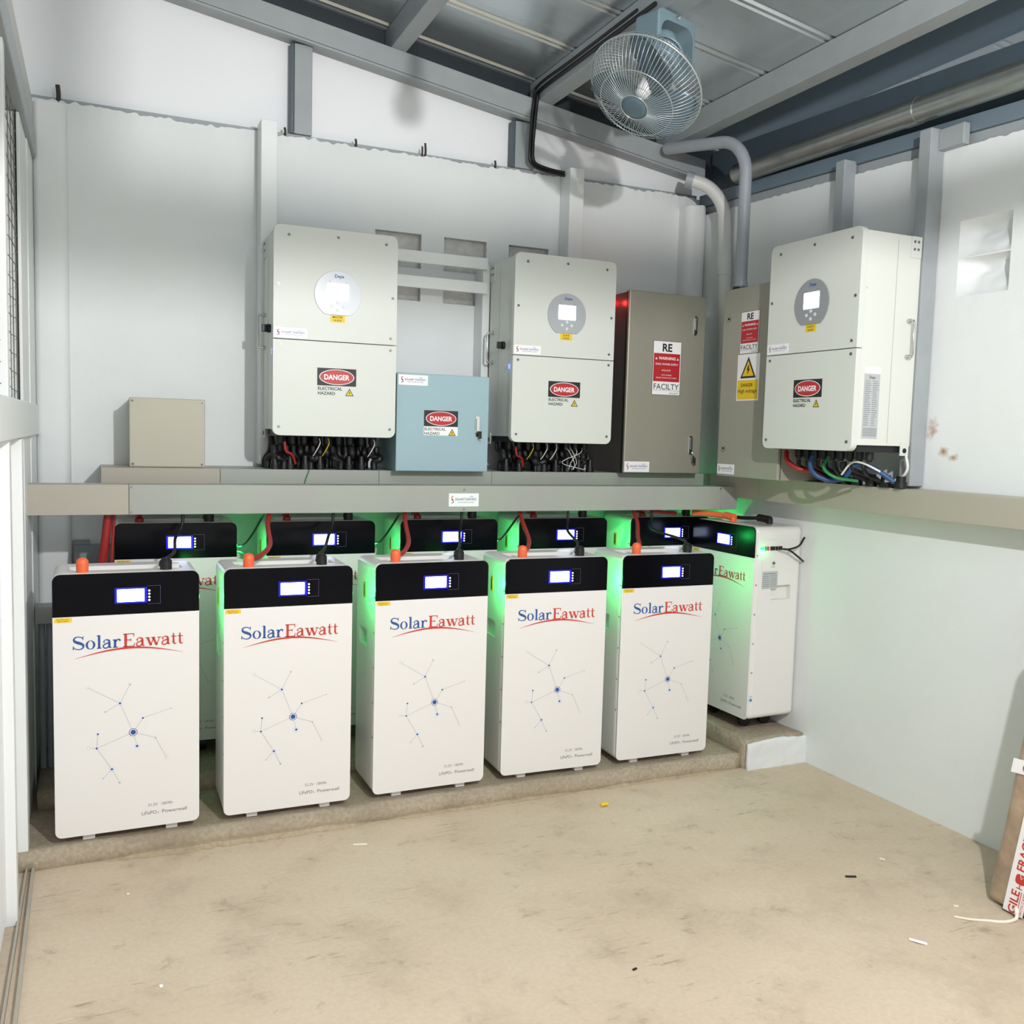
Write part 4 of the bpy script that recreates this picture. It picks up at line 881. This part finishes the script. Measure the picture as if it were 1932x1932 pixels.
# ------------------------------------------------------------------ ceiling fan
fan = thing('ceiling_fan', 'blue-grey orbit fan with wire cage hanging from the ceiling bar', 'fan', (2.87, -1.0, 2.79))
b = MB()
W2, D2, H2 = .098, .055, .185
b.box(-W2, W2, -D2, D2, -.022, -.001, 'fan_body'); 
o = MB().rrect(-W2, W2, -.19, -.001, (.03, .03, .025, .025), -D2, 2*D2, 'fan_body').obj('bracket', fan, bevel=.008, seg=3)
boolcut(o, [MB().rrect(-W2+.016, W2-.016, -.30, -.036, (.02, .02, .04, .04), -D2-.05, 2*D2+.1, 'fan_body').obj('c', fan)])
fan_rz = .28
o.rotation_euler = (0, 0, fan_rz)
MB().cyl((.012, -.062, -.018), (.012, -.050, -.018), .008, 'chrome', 10).cyl((.07, -.02, -.004), (.07, -.02, .004), .007, 'chrome', 8).obj('bolt', fan)
ctr = Vector((2.737, -1.10, 2.503))-Vector((2.87, -1.0, 2.79)); nrm = Vector((-.539, -.212, -.816)).normalized()
# frame: local -Y -> nrm
yv = -nrm; xv = yv.cross(Vector((0, 0, 1))).normalized(); zv = xv.cross(yv).normalized()
FM = Matrix((( xv.x, yv.x, zv.x, ctr.x), (xv.y, yv.y, zv.y, ctr.y), (xv.z, yv.z, zv.z, ctr.z), (0, 0, 0, 1)))
MB(FM).lathe([(0, .21), (.03, .205), (.052, .19), (.060, .16), (.060, .10), (.052, .085), (.03, .075), (0, .07)], 'fan_body', 28).obj('motor', fan)
b = MB(FM)
for k in range(24): a = 2*PI*k/24; b.box(0, 0, 0, 0, 0, 0, 'fan_body') if 0 else b.tube([(.0605*math.cos(a), .098, .0605*math.sin(a)), (.0605*math.cos(a), .165, .0605*math.sin(a))], .0022, 'fan_body', 5, 0)
b.lathe([(.062, .172), (.066, .172), (.066, .180), (.060, .186)], 'fan_body', 28); b.obj('motor_fins', fan)
MB(T(-.02, -.01, -.085)).lathe([(0, .035), (.025, .034), (.045, .02), (.052, .0), (.046, -.035), (0, -.045)], 'fan_body', 24, 'Z').obj('swivel', fan)
b = MB(FM); RG = .197; NW = 76
for k in range(NW):
    a = 2*PI*k/NW; c_, s_ = math.cos(a), math.sin(a)
    pr_ = [(.046, -.098), (.08, -.094), (.12, -.082), (.155, -.060), (.182, -.030), (RG, .0)]
    b.tube([(r*c_, y_, r*s_) for r, y_ in pr_], .00105, 'fan_wire', 4, 2)
for r, y_, t_ in ((RG, 0, .0032), (.128, -.079, .0017), (.047, -.098, .002)):
    b.tube([(r*math.cos(2*PI*k/48), y_, r*math.sin(2*PI*k/48)) for k in range(48)], t_, 'fan_wire', 6, 0, True)
b.obj('front_grille', fan)
b = MB(FM)
for k in range(NW):
    a = 2*PI*(k+.5)/NW; c_, s_ = math.cos(a), math.sin(a)
    b.tube([(r*c_, y_, r*s_) for r, y_ in [(RG, .003), (.185, .032), (.155, .058), (.11, .075), (.062, .080)]], .00105, 'fan_wire', 4, 2)
for r, y_ in ((.15, .061), (.10, .077), (.063, .080)): b.tube([(r*math.cos(2*PI*k/48), y_, r*math.sin(2*PI*k/48)) for k in range(48)], .0017, 'fan_wire', 6, 0, True)
b.obj('rear_grille', fan)
MB(FM).lathe([(0, -.103), (.030, -.102), (.044, -.098), (.047, -.092)], 'fan_blade', 28).obj('badge', fan)
MB(FM).lathe([(0, -.045), (.014, -.043), (.024, -.03), (.026, .03), (.0, .032)], 'sticker', 20).obj('blade_hub', fan)
for q in range(3):
    b = MB(FM); vs = []; nr, na = 8, 8
    for i in range(nr+1):
        r = .024+.155*i/nr
        wd = .55+.75*math.sin(PI*min(1, (i/nr)*.9+.1))**.7
        for j in range(na+1):
            u_ = (j/na-.5); a = 2*PI*q/3+.5+u_*wd*1.25+.45*(i/nr)
            vs.append((r*math.cos(a), -.005+u_*.055*(.5+i/nr), r*math.sin(a)))
    b.add(vs, [(i*(na+1)+j, (i+1)*(na+1)+j, (i+1)*(na+1)+j+1, i*(na+1)+j+1) for i in range(nr) for j in range(na)], 'fan_blade', True)
    o = b.obj('blade', fan); sd = o.modifiers.new('s', 'SOLIDIFY'); sd.thickness = .002
# hanging bulb on the first purlin, out of frame above
# ------------------------------------------------------------------ leaning wrapped parcel
pc = thing('wrapped_parcel', 'long plastic-wrapped brown parcel leaning on the right wall with red FRAGILE tape', 'parcel', (3.442, -2.03, .001), 0)
ang = math.radians(14)
# local frame: u along -y (width), v up the slab (leaning towards +x), n = outward face (-x, up)
Wd, Ln, Th = .40, .90, .27
sx, sy = math.sin(math.radians(2.5)), math.sin(math.radians(7))
PM = Matrix(((0, 1, sx, 0), (-1, 0, -sy, 0), (0, 0, math.sqrt(1-sx*sx-sy*sy), .004), (0, 0, 0, 1)))  # (u, depth-into, v)
b = MB(); import bmesh
bm = bmesh.new(); bmesh.ops.create_cube(bm, size=1)
for v in bm.verts: v.co = Vector((v.co.x*Wd+Wd/2, v.co.y*Th+Th/2, v.co.z*Ln+Ln/2))
bmesh.ops.bevel(bm, geom=bm.edges[:], offset=.035, segments=4, affect='EDGES', profile=.6)
bmesh.ops.subdivide_edges(bm, edges=bm.edges[:], cuts=3, use_grid_fill=True)
for v in bm.verts: v.co += noise.noise_vector(v.co*9)*.004
bm.transform(PM)
me = bpy.data.meshes.new('body'); bm.to_mesh(me); bm.free(); me.materials.append(M['wrap'])
for p in me.polygons: p.use_smooth = True
o = bpy.data.objects.new('body', me); COL.objects.link(o); o.parent = pc
b = MB(PM); x0 = .068; y = -.0045
b.slab([(x0, .004), (x0+.062, .004), (x0+.062, .795), (x0, .795)], y, .002, 'sticker')
RotT = Matrix(((0, 0, -1, 0), (0, 1, 0, 0), (1, 0, 0, 0), (0, 0, 0, 1)))   # text reads upward: text-x -> v, text-z -> -u
sv = b.M; b.M = PM @ T(x0+.048, 0, 0) @ RotT
for q in range(-1, 3):
    s0 = .135+q*.23
    b.textw('FRAGILE', max(s0, s0), s0+.13, .008, .026, y-.0006, 'ink_red', .02) if q >= 0 else b.textw('GILE', .004, .075, .008, .026, y-.0006, 'ink_red', .02)
    ze = (s0+.13) if q >= 0 else .075
    b.rib([(ze-.07 if q < 0 else s0, .003), (ze, .003)], .0022, y-.0006, 'ink_red')
    b.textw('HANDLE WITH CARE' if q >= 0 else 'WITH CARE', (s0 if q >= 0 else .008), ze, -.011, .009, y-.0006, 'ink_red')
    g0 = ze+.02
    b.rrect(g0, g0+.03, -.002, .03, .010, y-.0006, 0, 'ink_red'); b.rib([(g0, .013), (g0-.012, .013)], .003, y-.0006, 'ink_red'); b.rib([(g0-.012, .004), (g0-.012, .022)], .003, y-.0006, 'ink_red')
    b.rib([(g0+.031, .018), (g0+.016, .012), (g0+.024, .008)], .002, y-.0009, 'sticker')
b.M = sv; b.obj('fragile_tape', pc)
b = MB(PM); b.slab([(.0, .405), (.067, .412), (.067, .454), (.0, .447)], -.0048, .002, 'sticker')
b.text('G', .035, .420, .032, -.0074, 'ink_red', 'L', .03); b.obj('cross_tape', pc)
MB().tube([(-.004, -.11, .03), (-.02, -.125, .008), (-.06, -.12, .003), (-.10, -.095, .002), (-.14, -.075, .003), (-.17, -.045, .002)], lambda t_: .006*(1-.5*t_), 'debris', 6, 5).obj('loose_film', pc)

# ------------------------------------------------------------------ bits on the floor
def bit(x, y, w_, l_, h, a, mt, label, cat='debris'):
    o = MB().box(-w_/2, w_/2, -l_/2, l_/2, 0, h, mt).obj('debris_chip', bevel=min(h, w_)*.3); o.location = (x, y, .0005); o.rotation_euler = (0, 0, a); return tag(o, label, cat, None)
tag(MB().tube([(2.708, -1.030, .007), (2.722, -1.028, .008), (2.738, -1.026, .006)], .0065, 'yellow', 8, 3).obj('wire_connector'), 'small yellow-orange wire connector lying on the floor near the ledge', 'wire connector')
tag(MB().tube([(3.052, -2.12, .004), (3.065, -2.145, .006), (3.078, -2.155, .003)], .004, 'sticker', 6, 3).obj('plastic_scrap'), 'curled white plastic scrap on the floor left of the parcel', 'scrap')
bit(3.172, -1.778, .008, .034, .004, 1.2, 'black', 'tiny black stub on the floor towards the right wall')
bit(1.817, -1.035, .009, .045, .004, 1.3, 'debris', 'short pale stick on the floor below the middle front battery')
bit(3.36, -1.72, .010, .016, .003, .4, 'debris', 'pale chip on the floor near the foot of the parcel shadow')
bit(3.33, -2.03, .009, .014, .003, 1.0, 'debris', 'pale chip on the floor just left of the parcel')
bit(1.12, -1.12, .008, .010, .003, .2, 'debris', 'pale chip on the floor below the leftmost battery')
bit(1.18, -1.62, .008, .010, .003, .2, 'sticker', 'small white speck on the floor at lower left')
bit(2.28, -1.97, .006, .014, .003, 1.9, 'black', 'tiny dark sliver in the middle of the floor')
